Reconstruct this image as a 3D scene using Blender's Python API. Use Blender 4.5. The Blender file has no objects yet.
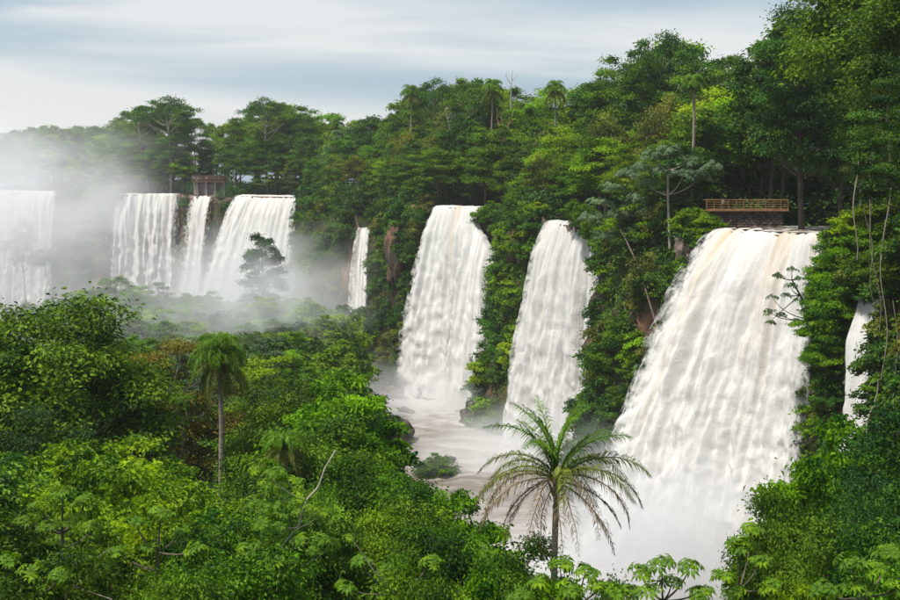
import bpy, bmesh, math, random
import numpy as np
from mathutils import Vector, Matrix, noise, Quaternion

rng = np.random.default_rng(7)
random.seed(7)
scn = bpy.context.scene
COL = scn.collection

# ------------------------------------------------------------------ camera
CAM_Z = 8.0
F = 1250.0                      # focal length in photo pixels (900 wide)
PITCH = math.atan(126 / F)
cam_d = bpy.data.cameras.new('camera')
cam_d.lens = 50.0
cam_d.sensor_width = 36.0
cam_d.clip_start = 0.5
cam_d.clip_end = 6000
cam = bpy.data.objects.new('camera', cam_d)
cam.location = (0, 0, CAM_Z)
cam.rotation_euler = (math.pi / 2 - PITCH, 0, 0)
COL.objects.link(cam)
scn.camera = cam

# ------------------------------------------------------------------ sky + sun
SUN_EL, SUN_AZ = math.radians(64), math.radians(-118)     # azimuth from +Y, clockwise: behind camera, to the left
w = bpy.data.worlds.new("World")
scn.world = w
w.use_nodes = True
nt = w.node_tree
nt.nodes.clear()
N = nt.nodes.new
L = nt.links.new
out = N('ShaderNodeOutputWorld')
bg = N('ShaderNodeBackground')
bg.inputs['Strength'].default_value = 0.1
sky = N('ShaderNodeTexSky')
sky.sky_type = 'NISHITA'
sky.sun_disc = False
sky.sun_elevation = SUN_EL
sky.sun_rotation = SUN_AZ
tc = N('ShaderNodeTexCoord')
mp = N('ShaderNodeMapping')
mp.inputs['Rotation'].default_value = (0, math.radians(-9), 0)
mp.inputs['Scale'].default_value = (2.0, 2.0, 13.0)
mp.inputs['Location'].default_value = (0.35, 0.0, 0.52)
L(tc.outputs['Generated'], mp.inputs[0])
nz = N('ShaderNodeTexNoise')
nz.inputs['Scale'].default_value = 1.0
nz.inputs['Detail'].default_value = 5
nz.inputs['Roughness'].default_value = 0.5
nz.inputs['Distortion'].default_value = 0.6
L(mp.outputs[0], nz.inputs['Vector'])
cr = N('ShaderNodeValToRGB')
e = cr.color_ramp.elements
e[0].position = 0.36
e[0].color = (3.0, 3.75, 4.7, 1)
e[1].position = 0.62
e[1].color = (6.5, 6.6, 6.6, 1)
m_ = e.new(0.48)
m_.color = (4.1, 4.95, 5.55, 1)
sx_ = N('ShaderNodeSeparateXYZ')
L(tc.outputs['Generated'], sx_.inputs[0])
def wm(op, a, b, cl=False):
    q = N('ShaderNodeMath'); q.operation = op; q.use_clamp = cl
    for i, v in enumerate((a, b)):
        if isinstance(v, (int, float)): q.inputs[i].default_value = v
        elif v is not None: L(v, q.inputs[i])
    return q.outputs[0]
ph = wm('ADD', wm('ADD', sx_.outputs['Z'], wm('MULTIPLY', sx_.outputs['X'], 0.10)), wm('MULTIPLY', nz.outputs['Fac'], 0.045))
band_ = wm('COSINE', wm('MULTIPLY', wm('SUBTRACT', ph, 0.142), 66.0), None)
fade_ = wm('MULTIPLY', wm('SUBTRACT', 0.24, sx_.outputs['Z'], True), 9.0, True)
L(wm('ADD', nz.outputs['Fac'], wm('MULTIPLY', wm('MULTIPLY', band_, fade_), 0.12)), cr.inputs[0])
mx = N('ShaderNodeMix')
mx.data_type = 'RGBA'
mx.inputs['Factor'].default_value = 0.9
L(sky.outputs[0], mx.inputs['A'])
L(cr.outputs[0], mx.inputs['B'])
L(mx.outputs['Result'], bg.inputs['Color'])
L(bg.outputs[0], out.inputs['Surface'])

sd = bpy.data.lights.new('sun', 'SUN')
sd.energy = 4.4
sd.angle = math.radians(6)
sd.color = (1.0, 0.95, 0.86)
sun = bpy.data.objects.new('sun', sd)
sv = Vector((math.sin(SUN_AZ) * math.cos(SUN_EL), math.cos(SUN_AZ) * math.cos(SUN_EL), math.sin(SUN_EL)))
sun.rotation_euler = (-sv).to_track_quat('-Z', 'Y').to_euler()
sun.location = sv * 300
COL.objects.link(sun)

scn.view_settings.view_transform = 'Standard'
scn.view_settings.look = 'None'
scn.view_settings.exposure = 0.35
scn.view_settings.gamma = 1.0
scn.render.engine = 'CYCLES'
cy = scn.cycles
cy.use_denoising = True
cy.max_bounces = 7
cy.diffuse_bounces = 3
cy.glossy_bounces = 2
cy.transmission_bounces = 4
cy.transparent_max_bounces = 12
cy.volume_bounces = 3
cy.volume_step_rate = 2.0
cy.volume_max_steps = 96
cy.caustics_reflective = False
cy.caustics_refractive = False

# ------------------------------------------------------------------ helpers
def W(px, py, d):
    """world point seen at photo pixel (px,py) at forward distance d"""
    x = (px - 450) / F
    y = -(py - 300) / F
    c, s = math.cos(PITCH), math.sin(PITCH)
    Y = c + y * s
    Z = y * c - s
    k = d / Y
    return Vector((x * k, d, CAM_Z + Z * k))

def PX(x, y, z):
    c, s = math.cos(PITCH), math.sin(PITCH)
    dz = z - CAM_Z
    zc = y * c - dz * s
    yc = y * s + dz * c
    return 450 + F * x / zc, 300 - F * yc / zc

def tag(o, label=None, cat=None, group=None, kind=None):
    if label: o['label'] = label
    if cat: o['category'] = cat
    if group: o['group'] = group
    if kind: o['kind'] = kind
    return o

def empty(name, loc=(0, 0, 0), rz=0, s=1.0):
    o = bpy.data.objects.new(name, None)
    o.location = loc
    o.rotation_euler = (0, 0, rz)
    o.scale = (s, s, s) if not hasattr(s, '__len__') else s
    o.empty_display_size = 0.3
    COL.objects.link(o)
    return o

def link(name, me, parent=None, mat=None):
    o = bpy.data.objects.new(name, me)
    COL.objects.link(o)
    if parent is not None: o.parent = parent
    if mat is not None and len(me.materials) == 0: me.materials.append(mat)
    return o

def copy_tree(o, parent=None):
    c = o.copy()
    COL.objects.link(c)
    if parent is not None: c.parent = parent
    for ch in list(o.children):
        copy_tree(ch, c)
    return c

def mesh_np(name, V, faces, tone=None, smooth=False, uv=None, attrs=None):
    """V (n,3); faces: list of (m,k) int arrays"""
    me = bpy.data.meshes.new(name)
    V = np.asarray(V, dtype=np.float32)
    fl = [np.asarray(f, dtype=np.int32) for f in faces if len(f)]
    nl = sum(f.size for f in fl)
    nf = sum(len(f) for f in fl)
    me.vertices.add(len(V))
    me.vertices.foreach_set('co', V.ravel())
    me.loops.add(nl)
    idx = np.concatenate([f.ravel() for f in fl])
    me.loops.foreach_set('vertex_index', idx)
    me.polygons.add(nf)
    tot = np.concatenate([np.full(len(f), f.shape[1], np.int32) for f in fl])
    st = np.concatenate([[0], np.cumsum(tot)[:-1]]).astype(np.int32)
    me.polygons.foreach_set('loop_start', st)
    try:
        me.polygons.foreach_set('loop_total', tot)
    except Exception:
        pass
    me.polygons.foreach_set('use_smooth', np.full(nf, bool(smooth)))
    if tone is not None:
        a = me.attributes.new('tone', 'FLOAT', 'POINT')
        a.data.foreach_set('value', np.asarray(tone, dtype=np.float32))
    for k, v in (attrs or {}).items():
        a = me.attributes.new(k, 'FLOAT', 'POINT')
        a.data.foreach_set('value', np.asarray(v, dtype=np.float32))
    me.update(calc_edges=True)
    me.validate()
    return me

class MB:
    """collects quads/tris as numpy chunks"""
    def __init__(s):
        s.V, s.Q, s.T, s.tone, s.n = [], [], [], [], 0
    def add(s, V, Q=None, T=None, tone=None):
        V = np.asarray(V, float)
        if Q is not None and len(Q): s.Q.append(np.asarray(Q, int) + s.n)
        if T is not None and len(T): s.T.append(np.asarray(T, int) + s.n)
        s.V.append(V)
        s.tone.append(np.full(len(V), 0.5) if tone is None else np.asarray(tone, float))
        s.n += len(V)
    def mesh(s, name, smooth=False):
        fs = []
        if s.Q: fs.append(np.concatenate(s.Q))
        if s.T: fs.append(np.concatenate(s.T))
        return mesh_np(name, np.concatenate(s.V), fs, np.concatenate(s.tone), smooth)

def nrm(v):
    return v / np.maximum(np.linalg.norm(v, axis=-1, keepdims=True), 1e-9)

def leaves(mb, C, Nn, size, aspect=0.5, tone=None, direc=None, fold=0.18, r=None):
    """diamond leaves: C centres (n,3), Nn normals, size length"""
    r = r or rng
    n = len(C)
    Nn = nrm(Nn)
    if direc is None:
        direc = r.normal(size=(n, 3))
    T = nrm(direc - (direc * Nn).sum(1, keepdims=True) * Nn)
    B = np.cross(Nn, T)
    sz = (np.ones(n) * size)[:, None]
    hw = sz * aspect * 0.5
    a = C - T * sz * 0.5
    b = C + B * hw + Nn * hw * fold * 2
    c = C + T * sz * 0.5 - Nn * sz * 0.12
    d = C - B * hw + Nn * hw * fold * 2
    V = np.stack([a, b, c, d], 1).reshape(-1, 3)
    base = np.arange(n)[:, None] * 4
    T1 = np.concatenate([base + np.array([[0, 1, 2]]), base + np.array([[0, 2, 3]])])
    t = np.full(n, .5) if tone is None else tone
    mb.add(V, T=T1, tone=np.repeat(t, 4))

def tube(mb, P, R, k=6, tone=0.5):
    """tapered tube along points"""
    P = np.asarray(P, float)
    R = np.asarray(R, float)
    n = len(P)
    D = nrm(np.gradient(P, axis=0))
    up = np.array([0.31, 0.17, 0.93]) if abs(D[0][2]) < 0.8 else np.array([0.95, 0.2, 0.1])
    A = nrm(np.cross(D, up))
    Bv = np.cross(D, A)
    th = np.arange(k) * 2 * np.pi / k
    V = P[:, None, :] + R[:, None, None] * (np.cos(th)[None, :, None] * A[:, None, :] + np.sin(th)[None, :, None] * Bv[:, None, :])
    V = V.reshape(-1, 3)
    i = np.arange(n - 1)[:, None] * k
    j = np.arange(k)[None, :]
    j2 = (j + 1) % k
    Q = np.stack([i + j, i + j2, i + k + j2, i + k + j], -1).reshape(-1, 4)
    mb.add(V, Q=Q, tone=np.full(len(V), tone))

def bez(a, b, c, n):
    t = np.linspace(0, 1, n)[:, None]
    return (1 - t) ** 2 * a + 2 * t * (1 - t) * b + t ** 2 * c

def box(mb, c, s, rz=0.0, tone=0.5):
    x, y, z = np.array(s) / 2
    V = np.array([[-x, -y, -z], [x, -y, -z], [x, y, -z], [-x, y, -z], [-x, -y, z], [x, -y, z], [x, y, z], [-x, y, z]])
    cs, sn = math.cos(rz), math.sin(rz)
    V = V @ np.array([[cs, sn, 0], [-sn, cs, 0], [0, 0, 1]]) + np.array(c)
    Q = [[0, 3, 2, 1], [4, 5, 6, 7], [0, 1, 5, 4], [1, 2, 6, 5], [2, 3, 7, 6], [3, 0, 4, 7]]
    mb.add(V, Q=Q, tone=np.full(8, tone))

# ------------------------------------------------------------------ materials
def newmat(name):
    m = bpy.data.materials.new(name)
    m.use_nodes = True
    t = m.node_tree
    t.nodes.clear()
    return m, t, t.nodes.new, t.links.new

def leaf_mat(name, dark, light, trans=0.3, rough=0.55, hue=0.0):
    m, t, N, L = newmat(name)
    o = N('ShaderNodeOutputMaterial')
    at = N('ShaderNodeAttribute'); at.attribute_name = 'tone'
    oi = N('ShaderNodeObjectInfo')
    nz = N('ShaderNodeTexNoise'); nz.inputs['Scale'].default_value = 0.35; nz.inputs['Detail'].default_value = 2
    ge = N('ShaderNodeNewGeometry')
    L(ge.outputs['Position'], nz.inputs['Vector'])
    ad = N('ShaderNodeMath'); ad.operation = 'MULTIPLY_ADD'
    L(nz.outputs['Fac'], ad.inputs[0]); ad.inputs[1].default_value = 1.0; ad.inputs[2].default_value = -0.5
    a2 = N('ShaderNodeMath'); a2.operation = 'ADD'; a2.use_clamp = True
    L(ad.outputs[0], a2.inputs[0]); L(at.outputs['Fac'], a2.inputs[1])
    mix = N('ShaderNodeMix'); mix.data_type = 'RGBA'
    mix.inputs['A'].default_value = (*dark, 1); mix.inputs['B'].default_value = (*light, 1)
    L(a2.outputs[0], mix.inputs['Factor'])
    mul = N('ShaderNodeMix'); mul.data_type = 'RGBA'; mul.blend_type = 'MULTIPLY'; mul.inputs['Factor'].default_value = 1
    L(mix.outputs['Result'], mul.inputs['A']); L(oi.outputs['Color'], mul.inputs['B'])
    p = N('ShaderNodeBsdfPrincipled')
    p.inputs['Roughness'].default_value = rough
    p.inputs['Specular IOR Level'].default_value = 0.16
    L(mul.outputs['Result'], p.inputs['Base Color'])
    tr = N('ShaderNodeBsdfTranslucent')
    tm = N('ShaderNodeMix'); tm.data_type = 'RGBA'; tm.blend_type = 'MULTIPLY'; tm.inputs['Factor'].default_value = 1
    L(mul.outputs['Result'], tm.inputs['A']); tm.inputs['B'].default_value = (1.5, 1.6, 0.5, 1)
    L(tm.outputs['Result'], tr.inputs['Color'])
    ms = N('ShaderNodeMixShader'); ms.inputs[0].default_value = trans
    L(p.outputs[0], ms.inputs[1]); L(tr.outputs[0], ms.inputs[2])
    L(ms.outputs[0], o.inputs['Surface'])
    return m

def noise_mat(name, cols, scale=1.0, stretch=(1, 1, 1), rough=0.85, bump=0.3, detail=6, dist=0.0, coord='Position', bscale=None, bdist=0.1):
    """cols: list of (pos, rgb)"""
    m, t, N, L = newmat(name)
    o = N('ShaderNodeOutputMaterial')
    p = N('ShaderNodeBsdfPrincipled'); p.inputs['Roughness'].default_value = rough
    p.inputs['Specular IOR Level'].default_value = 0.25
    if coord == 'Position':
        src = N('ShaderNodeNewGeometry').outputs['Position']
    else:
        src = N('ShaderNodeTexCoord').outputs[coord]
    mp = N('ShaderNodeMapping'); mp.inputs['Scale'].default_value = stretch
    L(src, mp.inputs[0])
    nz = N('ShaderNodeTexNoise'); nz.inputs['Scale'].default_value = scale; nz.inputs['Detail'].default_value = detail
    nz.inputs['Roughness'].default_value = 0.62; nz.inputs['Distortion'].default_value = dist
    L(mp.outputs[0], nz.inputs['Vector'])
    cr = N('ShaderNodeValToRGB')
    el = cr.color_ramp.elements
    el[0].position, el[0].color = cols[0][0], (*cols[0][1], 1)
    el[1].position, el[1].color = cols[-1][0], (*cols[-1][1], 1)
    for ps, c in cols[1:-1]:
        q = el.new(ps); q.color = (*c, 1)
    L(nz.outputs['Fac'], cr.inputs[0]); L(cr.outputs[0], p.inputs['Base Color'])
    b = N('ShaderNodeBump'); b.inputs['Strength'].default_value = bump; b.inputs['Distance'].default_value = bdist
    n2 = N('ShaderNodeTexNoise'); n2.inputs['Scale'].default_value = bscale or scale * 3; n2.inputs['Detail'].default_value = 5
    L(mp.outputs[0], n2.inputs['Vector']); L(n2.outputs['Fac'], b.inputs['Height']); L(b.outputs[0], p.inputs['Normal'])
    L(p.outputs[0], o.inputs['Surface'])
    return m

M = {}
M['leaf_mid'] = leaf_mat('leaf_mid', (0.009, 0.046, 0.005), (0.160, 0.300, 0.013))
M['leaf_dark'] = leaf_mat('leaf_dark', (0.005, 0.032, 0.008), (0.085, 0.200, 0.020), 0.24)
M['leaf_bright'] = leaf_mat('leaf_bright', (0.010, 0.070, 0.003), (0.26, 0.42, 0.006), 0.36)
M['leaf_olive'] = leaf_mat('leaf_olive', (0.030, 0.055, 0.012), (0.20, 0.23, 0.034), 0.28)
M['leaf_grey'] = leaf_mat('leaf_grey', (0.035, 0.07, 0.035), (0.16, 0.25, 0.12), 0.25, 0.6)
M['leaf_dry'] = leaf_mat('leaf_dry', (0.09, 0.06, 0.03), (0.20, 0.15, 0.08), 0.15, 0.7)
M['bark'] = noise_mat('bark', [(0.3, (0.05, 0.038, 0.028)), (0.7, (0.16, 0.13, 0.10))], 3, (1, 1, 0.25), coord='Object', bump=0.5, bdist=0.05)
M['bark_pale'] = noise_mat('bark_pale', [(0.3, (0.24, 0.20, 0.16)), (0.55, (0.42, 0.38, 0.32)), (0.75, (0.55, 0.51, 0.44))], 2.5, (1, 1, 0.5), coord='Object', bump=0.4, bdist=0.03)
M['palm_bark'] = noise_mat('palm_bark', [(0.3, (0.13, 0.10, 0.08)), (0.7, (0.36, 0.31, 0.26))], 2.0, (1, 1, 5), coord='Object', bump=0.6, bdist=0.04)
M['rock'] = noise_mat('rock', [(0.28, (0.020, 0.020, 0.016)), (0.42, (0.05, 0.045, 0.034)), (0.54, (0.10, 0.060, 0.040)), (0.66, (0.24, 0.115, 0.070)), (0.8, (0.04, 0.06, 0.02))], 0.16, (1, 1, 0.45), bump=1.0, bdist=0.8, bscale=0.7, dist=0.8)
M['boulder'] = noise_mat('boulder', [(0.3, (0.05, 0.04, 0.035)), (0.55, (0.14, 0.105, 0.085)), (0.75, (0.20, 0.13, 0.10))], 0.5, bump=0.8, bdist=0.3, bscale=2.0, rough=0.55)
M['wet_rock'] = noise_mat('wet_rock', [(0.3, (0.03, 0.028, 0.025)), (0.6, (0.09, 0.075, 0.06)), (0.78, (0.05, 0.08, 0.03))], 0.9, bump=0.8, bdist=0.3, bscale=2.0, rough=0.35)
M['soil'] = noise_mat('soil', [(0.3, (0.012, 0.020, 0.008)), (0.6, (0.03, 0.045, 0.015)), (0.8, (0.07, 0.045, 0.025))], 0.3, bump=0.6, bdist=0.4)
M['timber'] = noise_mat('timber', [(0.3, (0.26, 0.12, 0.055)), (0.7, (0.50, 0.28, 0.15))], 1.2, (1, 1, 4), bump=0.3, bdist=0.02)
M['timber_red'] = noise_mat('timber_red', [(0.3, (0.15, 0.07, 0.05)), (0.7, (0.30, 0.16, 0.12))], 0.6, (1, 1, 4), bump=0.3, bdist=0.02)
M['mortar'] = noise_mat('mortar', [(0.3, (0.035, 0.027, 0.022)), (0.7, (0.08, 0.06, 0.05))], 2.0)
M['concrete'] = noise_mat('concrete', [(0.3, (0.16, 0.13, 0.12)), (0.7, (0.30, 0.26, 0.24))], 0.8)

def stone_mat():
    m, t, N, L = newmat('wall_stone')
    o = N('ShaderNodeOutputMaterial'); p = N('ShaderNodeBsdfPrincipled'); p.inputs['Roughness'].default_value = 0.85
    at = N('ShaderNodeAttribute'); at.attribute_name = 'tone'
    cr = N('ShaderNodeValToRGB'); el = cr.color_ramp.elements
    el[0].color = (0.055, 0.035, 0.028, 1); el[1].color = (0.22, 0.15, 0.12, 1)
    L(at.outputs['Fac'], cr.inputs[0]); L(cr.outputs[0], p.inputs['Base Color']); L(p.outputs[0], o.inputs['Surface'])
    return m
M['stone'] = stone_mat()

def flat_mat(name, c, rough=0.7):
    m, t, N, L = newmat(name)
    o = N('ShaderNodeOutputMaterial'); p = N('ShaderNodeBsdfPrincipled')
    nz = N('ShaderNodeTexNoise'); nz.inputs['Scale'].default_value = 8
    mx = N('ShaderNodeMix'); mx.data_type = 'RGBA'; mx.inputs['A'].default_value = (*[v * .8 for v in c], 1); mx.inputs['B'].default_value = (*c, 1)
    L(nz.outputs['Fac'], mx.inputs['Factor']); L(mx.outputs['Result'], p.inputs['Base Color'])
    p.inputs['Roughness'].default_value = rough
    L(p.outputs[0], o.inputs['Surface'])
    return m

def fall_mat(name, tan=0.5, sheer=0.0, edge=1.2, seed=0.0):
    """falling white water; UV in metres: u across the fall, v down the flow"""
    m, t, N, L = newmat(name)
    def math_(op, a, b=None, clamp=False):
        q = N('ShaderNodeMath'); q.operation = op; q.use_clamp = clamp
        for i, v in enumerate((a, b)):
            if v is None: continue
            if isinstance(v, (int, float)): q.inputs[i].default_value = v
            else: L(v, q.inputs[i])
        return q.outputs[0]
    def nz(sx, sy, det=4, off=0.0, rough=0.55):
        mp = N('ShaderNodeMapping'); mp.inputs['Scale'].default_value = (sx, sy, 1); mp.inputs['Location'].default_value = (seed + off, seed * 1.7 + off, 0)
        L(uv.outputs['UV'], mp.inputs[0])
        q = N('ShaderNodeTexNoise'); q.inputs['Scale'].default_value = 1; q.inputs['Detail'].default_value = det; q.inputs['Roughness'].default_value = rough
        L(mp.outputs[0], q.inputs['Vector'])
        return q.outputs['Fac']
    uv = N('ShaderNodeTexCoord')
    big = nz(0.28, 0.018, 3, 3.1)
    mid = nz(1.1, 0.10, 5, 9.3, 0.65)
    fine = nz(4.5, 0.9, 5, 17.7, 0.7)
    vf = nz(2.2, 1.3, 6, 27.7, 0.75)
    s = math_('ADD', math_('ADD', math_('MULTIPLY', big, 0.34), math_('MULTIPLY', vf, 0.22)), math_('ADD', math_('MULTIPLY', mid, 0.24), math_('MULTIPLY', fine, 0.20)))
    cr = N('ShaderNodeValToRGB'); el = cr.color_ramp.elements
    el[0].position, el[0].color = 0.37, (0.50, 0.49, 0.475, 1)
    el[1].position, el[1].color = 0.55, (0.74, 0.735, 0.725, 1)
    q = el.new(0.45); q.color = (0.66, 0.65, 0.635, 1)
    L(s, cr.inputs[0])
    # silt-brown water where the sheet is still solid, near the lip
    at = N('ShaderNodeAttribute'); at.attribute_name = 'lipd'     # 1 at the lip -> 0 lower down
    tb = nz(0.30, 0.012, 2, 41.0)
    f1 = N('ShaderNodeMapRange'); L(tb, f1.inputs[0]); f1.inputs[1].default_value = 0.47; f1.inputs[2].default_value = 0.68
    f2 = math_('MULTIPLY', f1.outputs[0], math_('ADD', math_('MULTIPLY', at.outputs['Fac'], 1.0), 0.10), True)
    f3 = math_('MULTIPLY', f2, tan, True)
    mx = N('ShaderNodeMix'); mx.data_type = 'RGBA'; mx.blend_type = 'MULTIPLY'
    L(f3, mx.inputs['Factor']); L(cr.outputs[0], mx.inputs['A']); mx.inputs['B'].default_value = (0.86, 0.66, 0.42, 1)
    p = N('ShaderNodeBsdfPrincipled'); p.inputs['Roughness'].default_value = 0.6; p.inputs['Specular IOR Level'].default_value = 0.25
    L(mx.outputs['Result'], p.inputs['Base Color'])
    b = N('ShaderNodeBump'); b.inputs['Strength'].default_value = 0.7; b.inputs['Distance'].default_value = 0.35
    L(math_('ADD', math_('MULTIPLY', mid, 0.35), math_('ADD', math_('MULTIPLY', fine, 0.25), math_('MULTIPLY', vf, 0.4))), b.inputs['Height']); L(b.outputs[0], p.inputs['Normal'])
    tl = N('ShaderNodeBsdfTranslucent'); tl.inputs['Color'].default_value = (0.7, 0.7, 0.68, 1)
    m1 = N('ShaderNodeMixShader'); m1.inputs[0].default_value = 0.2; L(p.outputs[0], m1.inputs[1]); L(tl.outputs[0], m1.inputs[2])
    # ragged, thinning edges
    ed = N('ShaderNodeAttribute'); ed.attribute_name = 'edge'     # metres from the nearest side edge
    rag = nz(1.3, 0.55, 5, 77.0, 0.7)
    k = math_('ADD', math_('DIVIDE', ed.outputs['Fac'], edge), math_('MULTIPLY', math_('SUBTRACT', rag, 0.55), 3.2))
    k2 = N('ShaderNodeMapRange'); L(k, k2.inputs[0]); k2.inputs[1].default_value = 0.0; k2.inputs[2].default_value = 0.8
    if sheer > 0:
        th = nz(0.9, 0.035, 5, 55.0, 0.7)
        q2 = N('ShaderNodeMapRange'); L(th, q2.inputs[0]); q2.inputs[1].default_value = 0.30 + 0.0 * sheer; q2.inputs[2].default_value = 0.42 + 0.15 * sheer
        q2.inputs[3].default_value = 1 - sheer
        al = math_('MULTIPLY', k2.outputs[0], q2.outputs[0])
    else:
        al = k2.outputs[0]
    tp = N('ShaderNodeBsdfTransparent')
    m2 = N('ShaderNodeMixShader'); L(al, m2.inputs[0]); L(tp.outputs[0], m2.inputs[1]); L(m1.outputs[0], m2.inputs[2])
    o = N('ShaderNodeOutputMaterial'); L(m2.outputs[0], o.inputs['Surface'])
    return m

def water_mat(name, deep, foam, fs=0.06, stretch=(1, 1, 1), lo=0.48, hi=0.62, rot=0.0, rough=0.25, base=0.0):
    m, t, N, L = newmat(name)
    o = N('ShaderNodeOutputMaterial'); p = N('ShaderNodeBsdfPrincipled')
    g = N('ShaderNodeNewGeometry'); mp = N('ShaderNodeMapping'); mp.inputs['Scale'].default_value = stretch; mp.inputs['Rotation'].default_value = (0, 0, rot)
    L(g.outputs['Position'], mp.inputs[0])
    a = N('ShaderNodeTexNoise'); a.inputs['Scale'].default_value = fs; a.inputs['Detail'].default_value = 8; a.inputs['Roughness'].default_value = 0.68; a.inputs['Distortion'].default_value = 1.2
    L(mp.outputs[0], a.inputs['Vector'])
    at = N('ShaderNodeAttribute'); at.attribute_name = 'foam'
    ad = N('ShaderNodeMath'); ad.operation = 'ADD'; L(a.outputs['Fac'], ad.inputs[0]); L(at.outputs['Fac'], ad.inputs[1])
    mr = N('ShaderNodeMapRange'); mr.inputs[1].default_value = lo; mr.inputs[2].default_value = hi; L(ad.outputs[0], mr.inputs[0])
    mx = N('ShaderNodeMix'); mx.data_type = 'RGBA'; mx.inputs['A'].default_value = (*deep, 1); mx.inputs['B'].default_value = (*foam, 1)
    L(mr.outputs[0], mx.inputs['Factor']); L(mx.outputs['Result'], p.inputs['Base Color'])
    rr = N('ShaderNodeMapRange'); L(mr.outputs[0], rr.inputs[0]); rr.inputs[3].default_value = rough; rr.inputs[4].default_value = 0.8; L(rr.outputs[0], p.inputs['Roughness'])
    b = N('ShaderNodeBump'); b.inputs['Strength'].default_value = 0.6; b.inputs['Distance'].default_value = 0.25
    a3 = N('ShaderNodeTexNoise'); a3.inputs['Scale'].default_value = 0.9; a3.inputs['Detail'].default_value = 6; L(mp.outputs[0], a3.inputs['Vector'])
    L(a3.outputs['Fac'], b.inputs['Height']); L(b.outputs[0], p.inputs['Normal'])
    L(p.outputs[0], o.inputs['Surface'])
    return m

def mist_mat(name, dens, nscale=2.0, thr=0.35, col=(0.96, 0.97, 1.0), seed=0.0, low=0.0):
    """density fades to zero at the rim of a unit ball and breaks up in billows"""
    m, t, N, L = newmat(name)
    o = N('ShaderNodeOutputMaterial'); v = N('ShaderNodeVolumePrincipled')
    tcn = N('ShaderNodeTexCoord')
    ln = N('ShaderNodeVectorMath'); ln.operation = 'LENGTH'; L(tcn.outputs['Object'], ln.inputs[0])
    def mm(op, a, b=None, cl=False):
        q = N('ShaderNodeMath'); q.operation = op; q.use_clamp = cl
        for i, x in enumerate((a, b)):
            if x is None: continue
            if isinstance(x, (int, float)): q.inputs[i].default_value = x
            else: L(x, q.inputs[i])
        return q.outputs[0]
    r2 = mm('SUBTRACT', 1.0, mm('MULTIPLY', ln.outputs['Value'], ln.outputs['Value']), True)
    mp = N('ShaderNodeMapping'); mp.inputs['Location'].default_value = (seed, seed * .7, seed * .3); L(tcn.outputs['Object'], mp.inputs[0])
    nz = N('ShaderNodeTexNoise'); nz.inputs['Scale'].default_value = nscale; nz.inputs['Detail'].default_value = 4; nz.inputs['Roughness'].default_value = 0.6; nz.inputs['Distortion'].default_value = 0.4
    L(mp.outputs[0], nz.inputs['Vector'])
    n1 = mm('SUBTRACT', mm('ADD', nz.outputs['Fac'], mm('MULTIPLY', r2, 0.35)), thr + 0.17)
    mr = N('ShaderNodeMapRange'); mr.interpolation_type = 'SMOOTHSTEP'; L(n1, mr.inputs[0]); mr.inputs[1].default_value = 0.0; mr.inputs[2].default_value = 0.28
    if low:
        sx = N('ShaderNodeSeparateXYZ'); L(tcn.outputs['Object'], sx.inputs[0])
        lw = N('ShaderNodeMapRange'); L(sx.outputs['Z'], lw.inputs[0]); lw.inputs[1].default_value = 1.0; lw.inputs[2].default_value = -0.6; lw.inputs[3].default_value = 1 - low; lw.inputs[4].default_value = 1.0
        r2 = mm('MULTIPLY', r2, lw.outputs[0])
    d = mm('MULTIPLY', mm('MULTIPLY', mr.outputs[0], r2), dens)
    L(d, v.inputs['Density'])
    v.inputs['Color'].default_value = (*col, 1)
    v.inputs['Anisotropy'].default_value = 0.15
    L(v.outputs[0], o.inputs['Volume'])
    return m

# ------------------------------------------------------------------ terrain
# cliff lip, far left -> near right: (px, distance, lip z, talus width at the foot, is_fall)
LIP = [(-360, 560, 0, 8, 0), (-120, 540, 0, 3, 0), (-60, 530, 0, 2, 1), (0, 520, 0, 2, 1), (58, 515, 0, 2, 1), (66, 512, 0, 8, 0), (90, 505, 0, 9, 0), (112, 492, 0, 8, 0),
       (120, 490, 0, 2, 1), (180, 490, 0, 2, 1), (187, 485, 0, 6, 0), (194, 478, 0, 2, 1), (214, 470, 0, 2, 1), (221, 466, -2, 5, 0), (238, 462, 0, 2, 1), (299, 440, 0, 2, 1),
       (306, 436, 0, 9, 0), (330, 400, 0, 12, 0), (350, 375, 0, 12, 0), (359, 368, -8, 3, 1), (370, 364, -8, 3, 1), (377, 355, 0, 1.5, 0), (400, 332, 0, 5, 0), (425, 312, 0, 8, 0),
       (436, 305, 0, 2, 1), (480, 292, 0, 2, 1), (494, 286, -6, 2, 1), (500, 280, -9, 3, 0), (509, 270, -5, 6, 0), (522, 262, 0, 9, 0), (538, 250, 0, 7, 0), (547, 245, -1.4, 2, 1), (604, 225, -2.0, 2, 1),
       (612, 219, 0, 8, 0), (640, 205, 0, 14, 0), (668, 196, 0, 13, 0), (700, 185, 0, 8, 0), (716, 178, 0, 2, 1), (834, 156, 0, 2, 1),
       (842, 153, 2, 5, 0), (856, 148, 1, 5, 0), (862, 146, -6, 3, 1), (890, 139, -6, 3, 1), (915, 130, 2, 4, 0), (960, 110, 3, 4, 0), (1180, 78, 4, 4, 0), (1900, 42, 5, 4, 0)]
LP = np.array([[(p[0] - 450) / F * p[1], p[1], p[2], p[3], p[4]] for p in LIP], float)
dd = np.concatenate([[0], np.cumsum(np.hypot(np.diff(LP[:, 0]), np.diff(LP[:, 1])))])
BACK = np.array([0.7071, 0.7071])

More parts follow.
